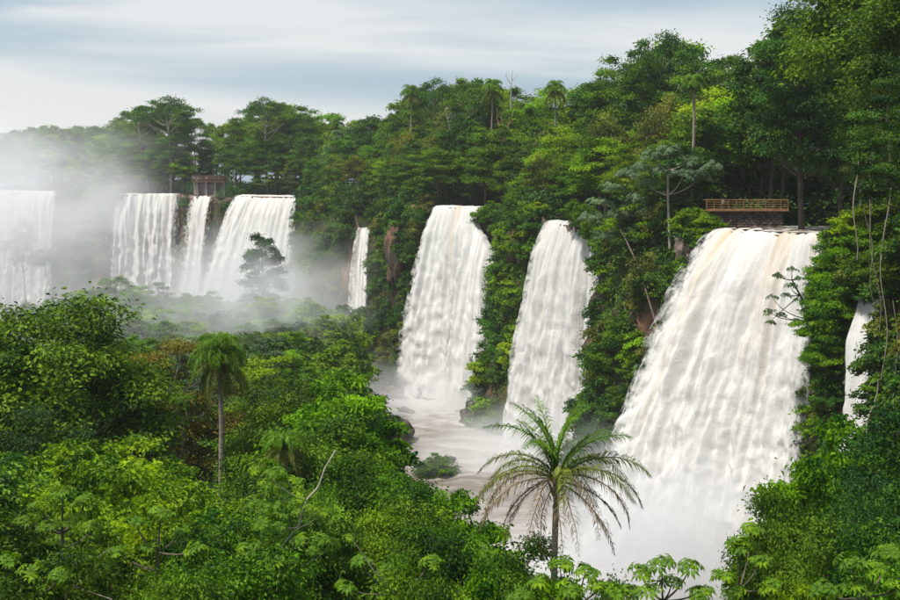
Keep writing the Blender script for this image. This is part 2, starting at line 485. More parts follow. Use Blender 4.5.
def lip_at(s):
    return np.array([np.interp(s, dd, LP[:, i]) for i in range(5)])
def s_of_px(px):
    return float(np.interp(px, [p[0] for p in LIP], dd))
S = np.arange(0, dd[-1], 1.6)
LX = np.stack([np.interp(S, dd, LP[:, i]) for i in range(5)], 1)
kern = np.ones(9) / 9
SM = np.stack([np.convolve(np.pad(LX[:, i], 4, 'edge'), kern, 'valid') for i in range(2)], 1)
TG = nrm(np.gradient(SM, axis=0))
OUTN = np.stack([TG[:, 1], -TG[:, 0]], 1)      # to the camera's side of the cliff
OUTN *= np.sign((OUTN * -BACK).sum(1, keepdims=True))

def fbm(x, y, z, o=4):
    return noise.fractal(Vector((x, y, z)), 1.0, 2.0, o)

def cliff_off(i, t):
    """outward offset of the cliff face at lip sample i and height fraction t (0 lip, 1 foot)"""
    x, y, z, tal, fall = LX[i]
    base = tal * (0.25 * t + 0.75 * t ** 1.8)
    amp = 0.5 if fall > 0.5 else 1.0
    zz = -t * 50
    n = fbm(x * .07, y * .07, zz * .05, 5) * 3.0 + fbm(x * .3, y * .3, zz * .14, 3) * 0.9
    ledge = 0.9 * (abs(((t * 6.3 + fbm(x * .03, y * .03, 0) * 1.5) % 1.0) - 0.5) * 2)
    return base + (n * amp * min(1, t * 8) + ledge * amp * min(1, t * 5)) - (1.2 if fall > .5 else 0) * min(1, t * 6)

def build_cliff():
    rows = 34
    V = []
    nb = [0.8, 2, 5, 10, 20, 45, 100, 250, 700, 1600]
    cols = len(S)
    for i in range(cols):
        x, y, z, tal, fall = LX[i]
        for r in range(rows, 0, -1):
            t = r / rows
            o = cliff_off(i, t)
            V.append((x + OUTN[i, 0] * o, y + OUTN[i, 1] * o, z - t * (50 + z)))
        jo, jz = (0, 0) if fall > .5 else (fbm(x * .25, y * .25, 1, 4) * 1.6, fbm(x * .3, y * .3, 6, 4) * 1.1)
        V.append((x + OUTN[i, 0] * jo, y + OUTN[i, 1] * jo, z + jz))
        for b in nb:
            bx, by = x + BACK[0] * b, y + BACK[1] * b
            zz = z * max(0, 1 - max(0, b - 12) / 30) + (-0.2 if fall > .5 and b < 30 else fbm(bx * .02, by * .02, 3) * 1.2 + min(b, 200) * 0.012)
            V.append((bx, by, zz))
    R = rows + 1 + len(nb)
    i = np.arange(cols - 1)[:, None] * R
    j = np.arange(R - 1)[None, :]
    Q = np.stack([i + j, i + R + j, i + R + j + 1, i + j + 1], -1).reshape(-1, 4)
    me = mesh_np('cliff', V, [Q], smooth=True)
    me.materials.append(M['rock']); me.materials.append(M['soil'])
    mi = np.tile(np.where(np.arange(R - 1) >= rows, 1, 0), cols - 1).astype(np.int32)
    me.polygons.foreach_set('material_index', mi)
    o = link('cliff', me)
    tag(o, 'dark wet basalt cliff with reddish bare rock between the waterfalls', 'cliff', kind='structure')
    return o
build_cliff()

YS = np.array([[-500, 330], [-40, 335], [-24, 300], [-19, 250], [-15, 200], [-13, 135], [0, 108], [20, 92], [60, 88], [500, 85]], float)
def ground_z(x, y):
    ys = float(np.interp(x, YS[:, 0], YS[:, 1]))
    land = float(np.interp(y, [-60, 0, 8, 20, 40, 70, 110, 330], [9, 4.5, 0, -9, -19, -25, -29, -31])) + fbm(x * .03, y * .03, 0) * 2.0
    if x > 30 and y > 30: land -= min(6, (x - 30) * .3)
    t = min(1, max(0, (y - ys + 8) / 26))
    t = t * t * (3 - 2 * t)
    return land * (1 - t) + (-52) * t

def build_ground():
    xs = np.concatenate([[-4000, -2000, -900, -500, -350], np.arange(-260, 90, 5.0), [120, 200, 500, 1500, 4000]])
    ys = np.concatenate([[-3000, -900, -300, -100, -50, -30, -15], np.arange(-6, 560, 5.0), [700, 1000, 2000, 5000]])
    V = []
    for y in ys:
        for x in xs:
            z = ground_z(x, y) if (-60 < y < 600) else (9 if y <= -60 else -52)
            V.append((x, y, z))
    nx, ny = len(xs), len(ys)
    i = np.arange(ny - 1)[:, None] * nx
    j = np.arange(nx - 1)[None, :]
    Q = np.stack([i + j, i + j + 1, i + nx + j + 1, i + nx + j], -1).reshape(-1, 4)
    o = link('ground', mesh_np('ground', V, [Q], smooth=True), mat=M['soil'])
    tag(o, 'dark forest soil of the near hillside and the gorge floor', 'ground', kind='structure')
build_ground()

# ------------------------------------------------------------------ falls
PROF = lambda t: 0.42 * math.sqrt(t) + 0.58 * t
def waterfall(name, lip, base, ncol, nrow, mat, label, disp=0.6, back=(0.7071, 0.7071), backlen=3.0, seed=0, group='waterfalls along the cliff', parent=None, layer=0.0, streaks=True):
    lp = np.array([[(p[0] - 450) / F * p[1], p[1], p[2]] for p in lip])
    bp = np.array([[(p[0] - 450) / F * p[1], p[1], p[2]] for p in base])
    def samp(P, u):
        c = np.concatenate([[0], np.cumsum(np.linalg.norm(np.diff(P[:, :2], axis=0), axis=1))])
        if c[-1] == 0: c = np.linspace(0, 1, len(P))
        return np.stack([np.interp(u * c[-1], c, P[:, k]) for k in range(3)], -1), c[-1]
    us = np.linspace(0, 1, ncol)
    LPt, wid = samp(lp, us)
    BPt, _ = samp(bp, us)
    tg = nrm(np.gradient(LPt[:, :2], axis=0))
    on = np.stack([tg[:, 1], -tg[:, 0]], 1)
    on *= np.sign((on * -BACK).sum(1, keepdims=True))
    nback = 6
    V, UV, ED, LD = [], [], [], []
    for i in range(ncol):
        u = us[i] * wid
        ch = fbm(u * .45 + seed * 7.3, 0, seed, 4)
        lo_ = 0.9 * ch * disp; lz_ = 0.45 * fbm(u * .8, seed, 2, 4) * disp
        drop = LPt[i, 2] - BPt[i, 2]
        for r in range(-nback, nrow):
            if r < 0:
                b = backlen * (-r / nback)
                P = np.array([LPt[i, 0] + back[0] * b, LPt[i, 1] + back[1] * b, LPt[i, 2] + 0.40 + 0.12 * fbm(u * .4, b * .4, seed) - 0.13 * math.exp(-b / .8)])
                v = -b
                t = 0
            else:
                t = (r / (nrow - 1)) ** 1.15
                sfr = PROF(t)
                z = LPt[i, 2] + 0.27 - t * drop
                P = np.array([LPt[i, 0] * (1 - sfr) + BPt[i, 0] * sfr, LPt[i, 1] * (1 - sfr) + BPt[i, 1] * sfr, z])
                g = min(1, t * 7)
                v = t * drop * 1.05
                dsp = (fbm(u * .30 + seed * 3.1, v * .014, 5 + seed, 3) * 2.3 + fbm(u * 1.1 + seed, v * .055, 1.7 + seed, 3) * 0.8 + fbm(u * .5, v * .35, 9 + seed, 4) * 1.0 * t) * disp * g
                bil = abs(fbm(u * .7 + seed, v * .10, 12 + seed, 3)) + .45 * abs(fbm(u * 1.7, v * .35, 22 + seed, 3))
                dsp += (bil - .35) * 0.9 * min(1, t * 1.8) * disp + 0.6 * g + layer
                P[0] += on[i, 0] * dsp
                P[1] += on[i, 1] * dsp
                P[2] += fbm(u * .6, v * .25, 33 + seed) * 0.5 * g
            P[0] += on[i, 0] * lo_; P[1] += on[i, 1] * lo_; P[2] += lz_ * math.exp(-abs(v) / 3)
            V.append(P)
            UV.append((u, v))
            ED.append(min(u, wid - u) + (0.0))
            LD.append(math.exp(-max(v, 0) / 13.0))
    R = nrow + nback
    i = np.arange(ncol - 1)[:, None] * R
    j = np.arange(R - 1)[None, :]
    Q = np.stack([i + j, i + R + j, i + R + j + 1, i + j + 1], -1).reshape(-1, 4)
    me = mesh_np(name, V, [Q], smooth=True, attrs={'edge': ED, 'lipd': LD})
    ul = me.uv_layers.new(name='UVMap')
    li = np.empty(len(me.loops), np.int32)
    me.loops.foreach_get('vertex_index', li)
    ul.data.foreach_set('uv', np.asarray(UV, np.float32)[li].ravel())
    o = link(name, me, parent=parent, mat=mat)
    if parent is None:
        tag(o, label, 'waterfall', group, 'thing')
    return o

fm_near = fall_mat('falling_water_silty', 0.85, 0.0, 1.8, 1.0)
fm_mid = fall_mat('falling_water', 0.6, 0.0, 1.3, 5.0)
fm_thin = fall_mat('falling_water_thin', 0.2, 0.75, 1.3, 9.0)
fm_sheer = fall_mat('falling_water_sheer', 0.35, 0.45, 1.3, 13.0)
fm_far = fall_mat('falling_water_far', 0.25, 0.25, 2.5, 21.0)

waterfall('waterfall', [(714, 179, 0), (760, 170, 0), (800, 162, 0), (836, 155, 0)],
          [(566, 168, -45), (645, 161, -46), (730, 155, -46), (812, 148, -46)], 170, 130, fm_near,
          'largest silt tinted waterfall pouring below the wooden viewing platform', 0.8, back=(0.9, 0.35), backlen=1.6, seed=1)
w2 = waterfall('waterfall', [(434, 306, 0), (458, 299, 0), (480, 292, 0)],
          [(388, 300, -45), (432, 292, -45), (488, 280, -45)], 90, 80, fm_mid,
          'tall white waterfall with a stepped right edge in the centre of the cliff', 0.8, seed=2)
waterfall('water_sheet', [(472, 291, -2.5), (486, 287, -7), (499, 283, -13)], [(446, 280, -45), (472, 276, -45), (496, 272, -45)], 50, 70, fm_mid, '', 0.7, backlen=.6, seed=3, parent=w2, layer=0.5)
waterfall('waterfall', [(545, 246, -1.4), (575, 236, -1.6), (606, 226, -2.4)],
          [(500, 240, -46), (550, 232, -46), (600, 222, -46)], 100, 80, fm_sheer,
          'straight streaky white waterfall between the central fall and the largest one', 0.8, seed=4)
waterfall('waterfall', [(358, 368, -8), (371, 364, -8.3)], [(344, 338, -46), (367, 331, -46)], 26, 70, fm_thin,
          'thin narrow trickle of a waterfall down the green cliff', 0.6, seed=5)
waterfall('waterfall', [(237, 463, 0), (270, 452, 0), (300, 440, 0)], [(188, 455, -47), (235, 442, -47), (290, 432, -47)], 90, 60, fm_far,
          'wide white waterfall with a slanting left edge below the far wooden deck', 1.0, seed=6)
waterfall('waterfall', [(193, 478, -0.5), (215, 470, -0.5)], [(172, 470, -47), (200, 462, -47)], 36, 60, fm_far,
          'narrow waterfall in the mist just left of the wide slanting one', 0.8, seed=7)
waterfall('waterfall', [(116, 491, 0), (150, 490, 0), (181, 489, 0)], [(104, 484, -47), (140, 482, -47), (178, 482, -47)], 80, 60, fm_far,
          'broad waterfall half veiled in mist behind the misty treetops', 1.0, seed=8)
waterfall('waterfall', [(-60, 530, 1), (0, 521, 1), (60, 514, 0.5)], [(-60, 520, -47), (-5, 510, -47), (48, 506, -47)], 120, 60, fm_far,
          'hazy waterfall with a dark tree on an islet in front of it', 1.0, seed=9)
waterfall('waterfall', [(861, 146, -6), (875, 142, -6), (889, 138.5, -6)], [(838, 139, -45), (855, 135, -45), (872, 132, -45)], 50, 80, fm_mid,
          'small waterfall half hidden behind creeper at the right edge of the cliff', 0.7, seed=10)

# river above the near fall, pool below
def sheet(name, pts_fn, nx, ny, mat, label, foamfn, zf):
    V, FO = [], []
    for j in range(ny):
        for i in range(nx):
            x, y = pts_fn(i / (nx - 1), j / (ny - 1))
            V.append((x, y, zf(x, y)))
            FO.append(foamfn(x, y))
    i = np.arange(ny - 1)[:, None] * nx
    j = np.arange(nx - 1)[None, :]
    Q = np.stack([i + j, i + j + 1, i + nx + j + 1, i + nx + j], -1).reshape(-1, 4)
    me = mesh_np(name, V, [Q], smooth=True, attrs={'foam': FO})
    o = link(name, me, mat=mat)
    tag(o, label, 'water', kind='structure')
    return o
A0, A1 = np.array([37.9, 179.0]), np.array([48.0, 155.0])
wm_top = water_mat('river_water', (0.10, 0.085, 0.07), (0.62, 0.57, 0.52), 0.16, (1, 1, 1), 0.50, 0.66, rough=0.15)
sheet('river', lambda a, b: tuple((A0 * (1 - a) + A1 * a) + np.array([0.9, 0.35]) * (0.3 + b * 70)), 60, 60, wm_top,
      'brown river sliding towards the lip of the largest waterfall', lambda x, y: 0.0, lambda x, y: 0.36 + 0.22 * fbm(x * .35, y * .35, 2, 4))

BASES = [(W(420, 300, 292).x, 290, 26), (W(460, 300, 278).x, 276, 22), (W(545, 300, 232).x, 232, 24), (W(680, 300, 158).x, 156, 30), (W(592, 300, 168).x, 165, 26), (W(850, 300, 135).x, 134, 10)]
def pool_foam(x, y):
    v = 0
    for bx, by, r in BASES:
        v = max(v, 0.30 * math.exp(-((x - bx) ** 2 + (y - by) ** 2) / (2 * (r * .62) ** 2)))
    return v
def pool_z(x, y):
    f = pool_foam(x, y)
    return -45 + (0.35 + 3.6 * f) * fbm(x * .10, y * .16, 8, 5) + 0.12 * fbm(x * .6, y * .8, 3, 3)
wm_pool = water_mat('pool_water', (0.165, 0.132, 0.112), (0.50, 0.475, 0.455), 0.085, (1, 2.0, 1), 0.52, 0.84, rot=math.radians(-12), rough=0.3)
sheet('pool', lambda a, b: (-75 + a * 150, 95 + b * 235), 190, 300, wm_pool, 'churning silty plunge pool with foam streaks at the foot of the falls', pool_foam, pool_z)
wm_far = water_mat('far_pool_water', (0.17, 0.15, 0.13), (0.45, 0.44, 0.42), 0.05, (1, 1, 1), 0.45, 0.75)
sheet('far_pool', lambda a, b: (-700 + a * 690, 331 + b * 230), 40, 40, wm_far, 'foaming river in the mist below the far waterfalls', lambda x, y: 0.1, lambda x, y: -45 + 0.6 * fbm(x * .05, y * .05, 4))

# boulders
def boulder(name, loc, s, seed, mat, label, cat='rock', group=None):
    bm = bmesh.new()
    bmesh.ops.create_icosphere(bm, subdivisions=4, radius=1)
    for v in bm.verts:
        c = v.co
        vd = noise.voronoi(Vector((c.x * 1.7 + seed, c.y * 1.7, c.z * 1.7)))[0]
        k = 0.92 + 0.30 * fbm(c.x * 1.1 + seed, c.y * 1.1, c.z * 1.1, 4) + 0.30 * (vd[1] - vd[0]) - .10 * vd[0] + 0.08 * fbm(c.x * 5 + seed, c.y * 5, c.z * 5, 4)
        v.co = Vector((c.x * s[0], c.y * s[1], c.z * s[2])) * k
    me = bpy.data.meshes.new(name); bm.to_mesh(me); bm.free()
    for p in me.polygons: p.use_smooth = True
    o = link(name, me, mat=mat); o.location = loc; o.rotation_euler = (0, 0, seed)
    tag(o, label, cat, group)
    return o

def pool_at(px, py): # point on the pool surface at a pixel
    for d in np.arange(100, 400, .5):
        p = W(px, py, d)
        if p.z <= -45: return p
    return W(px, py, 250)

# ------------------------------------------------------------------ plants
def crown_clumps(r, shape, H, R, base, n):
    """clump centres (n,3)"""
    out_ = []
    cand_n = 14
    for i in range(n):
        best, bd = None, -1
        for c in range(cand_n):
            if shape == 'dome':
                d = nrm(r.normal(size=3)); d[2] = abs(d[2]) * 1.0 - 0.25
                f = r.uniform(.55, 1) ** .6
                p = np.array([d[0] * R * f, d[1] * R * f, H * base + (H * (1 - base)) * (.32 + .62 * d[2] * f)])
            elif shape == 'umbrella':
                a, q = r.uniform(0, 2 * np.pi), math.sqrt(r.uniform(0, 1))
                p = np.array([math.cos(a) * R * q, math.sin(a) * R * q, H * (0.97 - 0.13 * q * q) - r.choice([0, 0, .1, .2]) * H * (1 - base)])
            elif shape == 'layered':
                k = r.uniform(0, 1)
                a, q = r.uniform(0, 2 * np.pi), r.uniform(.2, 1) ** .7
                rr = R * (.62 + .38 * math.sin(a * 2 + 1)) * float(np.interp(k, [0, .35, .7, 1], [.7, 1, .9, .4]))
                p = np.array([math.cos(a) * rr * q, math.sin(a) * rr * q, H * (base + (1 - base) * (k - .10 * q * q)) + r.normal() * .3])
            elif shape == 'column':
                a, h = r.uniform(0, 2 * np.pi), r.uniform(0, 1)
                rr = R * (0.5 + 0.5 * math.sin(math.pi * min(1, h * .9 + .15)))
                q = r.uniform(.5, 1)
                p = np.array([math.cos(a) * rr * q, math.sin(a) * rr * q, H * (base + (1 - base) * h * .95)])
            elif shape == 'shrub':
                d = nrm(r.normal(size=3)); d[2] = abs(d[2])
                f = r.uniform(.4, 1)
                p = np.array([d[0] * R * f, d[1] * R * f, H * (.15 + .75 * d[2] * f)])
            if not out_:
                best = p; break
            m = min(np.linalg.norm((p - o) * np.array([1, 1, 1.5])) for o in out_)
            if m > bd: best, bd = p, m
        out_.append(best)
    return np.array(out_)

def make_crown(r, C, cr, leaf, nleaf, aspect=0.5, flat=0.78, twigs=14, spread=0.33, droop=0.0, seedtone=0.28, up=0.7):
    mb = MB()
    n = len(C)
    rad = cr * r.uniform(.7, 1.25, n)
    # twig centres on each clump's shell
    D = nrm(r.normal(size=(n, twigs, 3)))
    D[..., 2] = np.where(D[..., 2] < -0.35, -D[..., 2], D[..., 2])
    f = r.uniform(.5, 1.08, (n, twigs, 1))
    TW = C[:, None, :] + D * f * rad[:, None, None] * np.array([1, 1, flat])
    tw = TW.reshape(-1, 3)
    td = D.reshape(-1, 3)
    per = max(1, nleaf // len(tw))
    tt = np.clip(0.5 + r.normal(size=len(tw)) * seedtone + np.repeat(r.normal(size=n) * .2, twigs), 0, 1)
    tr = np.repeat(rad, twigs) * spread
    g = r.normal(size=(len(tw), per, 3)) * np.array([1, 1, .45])
    P = tw[:, None, :] + g * tr[:, None, None]
    P[..., 2] -= droop * (g[..., 0] ** 2 + g[..., 1] ** 2) * tr[:, None] * .3
    Nn = td[:, None, :] * .5 + np.array([0, 0, up]) + r.normal(size=(len(tw), per, 3)) * .55
    dirv = g * np.array([1, 1, .3]) + r.normal(size=g.shape) * .3 - np.array([0, 0, .25 + droop])
    P = P.reshape(-1, 3); Nn = Nn.reshape(-1, 3); dirv = dirv.reshape(-1, 3)
    tone = np.clip(np.repeat(tt, per) + r.normal(size=len(P)) * .13, 0, 1)
    leaves(mb, P, Nn, leaf * r.uniform(.65, 1.25, len(P)), aspect, tone, dirv, r=r)
    return mb, tw

def make_trunk(r, C, H, base, tr, lean=0.05, twigs=None, flat_fork=0.45, nk=7, bend=.03):
    mb = MB()
    top = np.array([r.normal() * lean * H, r.normal() * lean * H, H * .86])
    mid = top * .5 + np.array([r.normal() * bend * H, r.normal() * bend * H, 0])
    n = 12
    sp = bez(np.zeros(3), mid, top, n)
    sp = np.vstack([[0, 0, -2.5], sp])
    rad = np.concatenate([[tr * 1.7, tr * 1.35], np.linspace(tr * 1.05, tr * .28, n - 1)])
    tube(mb, sp, rad, nk)
    for c in C:
        h0 = H * base * .75
        zt = max(h0, c[2] - (np.hypot(c[0] - top[0] * .5, c[1]) * flat_fork + .06 * H))
        zt = min(zt, H * .8)
        i = int(np.argmin(abs(sp[:, 2] - zt)))
        a = sp[i]
        m = (a + c) * .5 + np.array([0, 0, -.10 * np.linalg.norm(c - a) + r.normal() * .2]) + r.normal(size=3) * .06 * np.linalg.norm(c - a)
        b = bez(a, m, c, 7)
        r0 = min(rad[i] * .6, tr * .42)
        tube(mb, b, np.linspace(r0, tr * .07, 7), 5)
    return mb

PROTO = {}
def proto_tree(key, H, R, base, shape, nc, cr, leaf, nleaf, tr, leafmat, bark, seed, **kw):
    r = np.random.default_rng(seed)
    C = crown_clumps(r, shape, H, R, base, nc)
    C[:, 2] *= (H - .55 * cr) / C[:, 2].max()
    ck = {k: kw[k] for k in ('aspect', 'flat', 'twigs', 'spread', 'droop', 'up', 'seedtone') if k in kw}
    mb, tw = make_crown(r, C, cr, leaf, nleaf, **ck)
    cme = mb.mesh('crown_' + key); cme.materials.append(M[leafmat])
    tme = make_trunk(r, C, H, base, tr, kw.get('lean', .04), bend=kw.get('bend', .03)).mesh('trunk_' + key, True); tme.materials.append(M[bark])
    PROTO[key] = dict(H=H, R=R, crown=cme, trunk=tme, leafmat=leafmat)

# detailed near kinds
proto_tree('near_dome', 20, 6.0, .30, 'dome', 32, 1.85, .36, 34000, .32, 'leaf_mid', 'bark', 11, twigs=16)
proto_tree('near_bright', 17, 5.5, .30, 'dome', 34, 1.7, .44, 24000, .26, 'leaf_bright', 'bark', 12, twigs=13, flat=.5, spread=.26, seedtone=.34)
proto_tree('near_layered', 22, 6.5, .35, 'layered', 44, 1.7, .32, 32000, .30, 'leaf_dark', 'bark', 13, flat=.35, twigs=16)
proto_tree('near_olive', 18, 4.5, .45, 'layered', 26, 1.4, .26, 20000, .20, 'leaf_olive', 'bark_pale', 14, flat=.35, twigs=14)
proto_tree('far_low', 15, 6.5, .02, 'dome', 34, 2.2, .75, 9000, .3, 'leaf_dark', 'bark', 16, twigs=12)
proto_tree('near_shrub', 6, 4.0, .1, 'shrub', 34, 1.1, .34, 22000, .14, 'leaf_bright', 'bark', 15, twigs=12, flat=.55)
# far kinds
proto_tree('far_dome', 24, 6.5, .22, 'dome', 26, 2.2, .62, 11000, .38, 'leaf_mid', 'bark', 21, twigs=12)
proto_tree('far_dome_b', 22, 5.6, .2, 'dome', 23, 2.0, .60, 10000, .34, 'leaf_dark', 'bark', 22, twigs=12)
proto_tree('far_umbrella', 28, 7.5, .62, 'umbrella', 24, 1.9, .50, 7500, .30, 'leaf_dark', 'bark_pale', 23, flat=.30, twigs=11, bend=.05)
proto_tree('far_umbrella_b', 27, 6.0, .58, 'umbrella', 17, 1.9, .50, 6000, .26, 'leaf_mid', 'bark_pale', 24, flat=.34, twigs=11, lean=.08, bend=.06)
proto_tree('far_layered', 25, 6.5, .30, 'layered', 34, 2.0, .56, 10000, .34, 'leaf_mid', 'bark', 25, flat=.32, twigs=12)
proto_tree('far_column', 22, 3.8, .18, 'column', 28, 1.7, .56, 9000, .26, 'leaf_dark', 'bark', 26, twigs=11)
proto_tree('far_olive', 20, 4.8, .3, 'dome', 24, 1.9, .5, 8000, .24, 'leaf_olive', 'bark_pale', 27, twigs=11)
proto_tree('far_bright', 20, 5.5, .22, 'dome', 24, 1.9, .58, 10000, .28, 'leaf_bright', 'bark', 28, twigs=12, flat=.45)
proto_tree('far_grey', 18, 4.6, .35, 'layered', 22, 1.7, .6, 6500, .22, 'leaf_grey', 'bark_pale', 29, flat=.35, twigs=11)
proto_tree('shrub_a', 5, 3.4, .1, 'shrub', 20, 1.15, .5, 5200, .14, 'leaf_mid', 'bark', 31, twigs=9)
proto_tree('shrub_b', 4.5, 3.0, .1, 'shrub', 18, 1.1, .46, 4600, .12, 'leaf_dark', 'bark', 32, twigs=9)
proto_tree('shrub_c', 5, 3.2, .1, 'shrub', 20, 1.1, .5, 5200, .12, 'leaf_bright', 'bark', 33, twigs=9)
proto_tree('shrub_d', 4.5, 2.8, .1, 'shrub', 16, 1.0, .44, 4000, .10, 'leaf_olive', 'bark', 34, twigs=9, droop=.4)

SRC = {}
RECS = []
def plant(key, loc, H, name='broadleaf_tree', cat='tree', rz=None, wide=1.0, tint=(1, 1, 1), label=None, group=None, lean=(0, 0)):
    p = PROTO[key]
    k = H / p['H']
    if 'umbrella' in key and name == 'broadleaf_tree': name = 'umbrella_tree'
    if key == 'far_column' and name == 'broadleaf_tree': name = 'slender_tree'
    if 'olive' in key and name == 'broadleaf_tree': name = 'olive_green_tree'
    rz = random.uniform(0, 6.28) if rz is None else rz
    wide = min(wide, 1.22)
    if (key, name) not in SRC:
        root = empty(name)
        link('trunk' if name != 'shrub' and name != 'cliff_shrub' else 'stem', p['trunk'], root)
        link('crown' if name != 'shrub' and name != 'cliff_shrub' else 'foliage', p['crown'], root)
        SRC[(key, name)] = root
    else:
        root = copy_tree(SRC[(key, name)])
        for kk in ('label', 'group'):
            if kk in root: del root[kk]
    root.location = loc
    root.rotation_euler = (lean[0], lean[1], rz)
    root.scale = (k * wide, k * wide, k)
    for ch in root.children:
        ch.color = (*tint, 1)
    root['category'] = cat
    RECS.append(dict(o=root, key=key, name=name, label=label, group=group, top=Vector(loc) + Vector((0, 0, H)), H=H, tint=tint))
    return root

def rtint(a=.16):
    g = random.uniform(1 - a, 1 + a)
    return (g * random.uniform(.85, 1.25), g, g * random.uniform(.7, 1.3))

# skyline of the forest in the photo
SKY = [(-200, 130), (0, 134), (50, 128), (100, 130), (125, 122), (145, 100), (195, 98), (206, 128), (222, 120), (240, 108), (262, 97), (300, 102), (330, 110), (390, 112), (405, 92), (425, 80),
       (480, 78), (520, 88), (560, 84), (585, 70), (600, 58), (635, 52), (645, 34), (685, 36), (700, 58), (730, 50), (762, 40), (785, 15), (830, -20), (900, -40), (1200, -60)]
SX, SYv = [p[0] for p in SKY], [p[1] for p in SKY]
def sky_top(px, d):
    return W(px, float(np.interp(px, SX, SYv)), d).z

# plateau forest --------------------------------------------------
def in_river(x, y):
    v = np.array([x, y]) - A0
    F_ = np.array([0.9, 0.35]); Lv = A1 - A0
    M2 = np.array([[F_[0], Lv[0]], [F_[1], Lv[1]]])
    a, b = np.linalg.solve(M2, v)
    return a > -2 and a < 62 and -0.1 < b < 1.12
cliff_groups = 'trees of the cliff-top forest'
THICK = []
rows_b = [(3.5, 8.5, .50), (11, 9.5, .72), (22, 10.5, .92), (36, 12, 1.0), (54, 14, 1.03), (38, 9, .5), (74, 12, .6), (96, 12, .7)]
for bi, (b, step, hf) in enumerate(rows_b):   # the last rows are low dense growth
    s = s_of_px(-40)
    while s < s_of_px(1100):
        x, y, z, tal, fall = lip_at(s)
        d0 = y
        st = step * (1.12 if y > 380 else 1.0)
        sj = s + random.uniform(-.3, .3) * step
        x, y, z, tal, fall = lip_at(sj)
        bb = b + random.uniform(-.3, .3) * min(b, 8)
        if bi == 0 and fall > .5: bb += 4.5
        X, Y = x + BACK[0] * bb, y + BACK[1] * bb
        s += st * random.uniform(.85, 1.15)
        if in_river(X, Y): continue
        px, _ = PX(X, Y, 5)
        if px < -70 or px > 985: continue
        if bi >= 5 and px < 560 and px > 240: continue
        if bi >= 5 and px < 240 and bi != 6: continue
        if Y < 200 and 37 < X < 54 and 180 < Y: continue          # viewing platform clearing
        if 183 < px < 234 and Y < 500: continue                    # far deck clearing
        top = sky_top(px, Y)
        Hh = max(9, top * hf * random.uniform(.80, 1.0) if bi < 3 else top * random.uniform(.80, 1.02))
        Hh = min(Hh, 40)
        key = random.choice(['far_dome', 'far_dome_b', 'far_layered', 'far_column', 'far_dome', 'far_bright', 'far_olive', 'far_layered', 'far_bright'] if bi < 3 or bi > 4 else
                            ['far_umbrella', 'far_umbrella_b', 'far_layered', 'far_dome', 'far_bright', 'far_dome_b'] if px > 135 else ['far_dome', 'far_dome_b', 'far_bright'])
        if bi > 4:
            THICK.append((X, Y, random.uniform(10, 16))); continue
        if bi > 99: key = random.choice(['far_low', 'far_low', 'shrub_b' if 0 else 'far_low']); Hh = random.uniform(11, 17)
        wd = random.uniform(.9, 1.2) * (PROTO[key]['H'] / Hh) ** .45
        plant(key, (X, Y, z * max(0, 1 - bb / 30) - .3), Hh, wide=wd, tint=rtint(), group=cliff_groups)

r_ = np.random.default_rng(77)
mb = MB()
for X, Y, H_ in THICK:
    C_ = crown_clumps(r_, 'dome', H_, 6.5, .03, 12) + np.array([X, Y, 0])
    m2, _t = make_crown(r_, C_, 2.9, 1.25, 1500, twigs=10)
    mb.add(np.concatenate(m2.V), T=np.concatenate(m2.T), tone=np.concatenate(m2.tone))
o = link('forest_thicket', mb.mesh('forest_thicket'), mat=M['leaf_dark'])
tag(o, 'dense dark thicket filling the depth of the cliff-top forest', 'forest', kind='stuff')

px = -50
while px < 138:
    d = random.uniform(545, 600)
    p = W(px, float(np.interp(px, SX, SYv)) + random.uniform(-4, 5), d)
    plant(random.choice(['far_dome', 'far_dome_b', 'far_dome', 'far_bright']), (p.x, d, 0), p.z, wide=1.2, tint=rtint(), group=cliff_groups)
    px += random.uniform(9, 14)

# feature trees on the plateau
def on_plateau(px, b, key, ytop, wide=1.0, name='broadleaf_tree', **kw):
    s = s_of_px(px)
    # the tree stands b behind the lip but must still be seen at px
    best = None
    for ss in np.arange(s - 60, s + 60, 1.0):
        if ss < 0: continue
        x, y, z, t_, f_ = lip_at(ss)
        X, Y = x + BACK[0] * b, y + BACK[1] * b
        e_ = abs(PX(X, Y, 5)[0] - px)
        if best is None or e_ < best[0]: best = (e_, X, Y, z)
    _, X, Y, z = best
    top = W(px, ytop, Y).z
    return plant(key, (X, Y, -.3), top, name=name, wide=wide * (PROTO[key]['H'] / top) ** .3, **kw)
on_plateau(170, 10, 'far_umbrella', 95, 1.15, label='flat-topped emergent tree on the skyline right above the misty left falls', lean=(0, .05))
on_plateau(150, 20, 'far_umbrella_b', 104, .9, label='smaller flat-topped tree leaning beside the emergent tree above the misty falls')
on_plateau(268, 12, 'far_umbrella', 96, .95, label='airy umbrella-crowned tree on the skyline above the wide slanting waterfall')
on_plateau(300, 20, 'far_umbrella_b', 104, .95, label='open-crowned tree just right of the airy umbrella tree on the skyline')
on_plateau(236, 20, 'far_umbrella_b', 116, .9, label='thin flat-crowned tree on the skyline above the far wooden deck')
on_plateau(438, 25, 'far_umbrella', 77, .8, label='flat-topped tree on the skyline above the central waterfall')
on_plateau(470, 18, 'far_umbrella_b', 80, .9, label='spreading flat-crowned tree right of the tall palm on the skyline')
on_plateau(608, 25, 'far_layered', 52, .8, label='dark tiered tree on the skyline left of the tallest tree')
on_plateau(662, 22, 'far_umbrella', 30, .8, label='tallest dark crown on the skyline above the straight waterfall')
on_plateau(645, 18, 'far_layered', 44, .7, label='tiered green tree directly under the tallest skyline crown')
on_plateau(735, 24, 'far_layered', 52, 1.0, label='spreading green tree behind the viewing platform on the skyline')
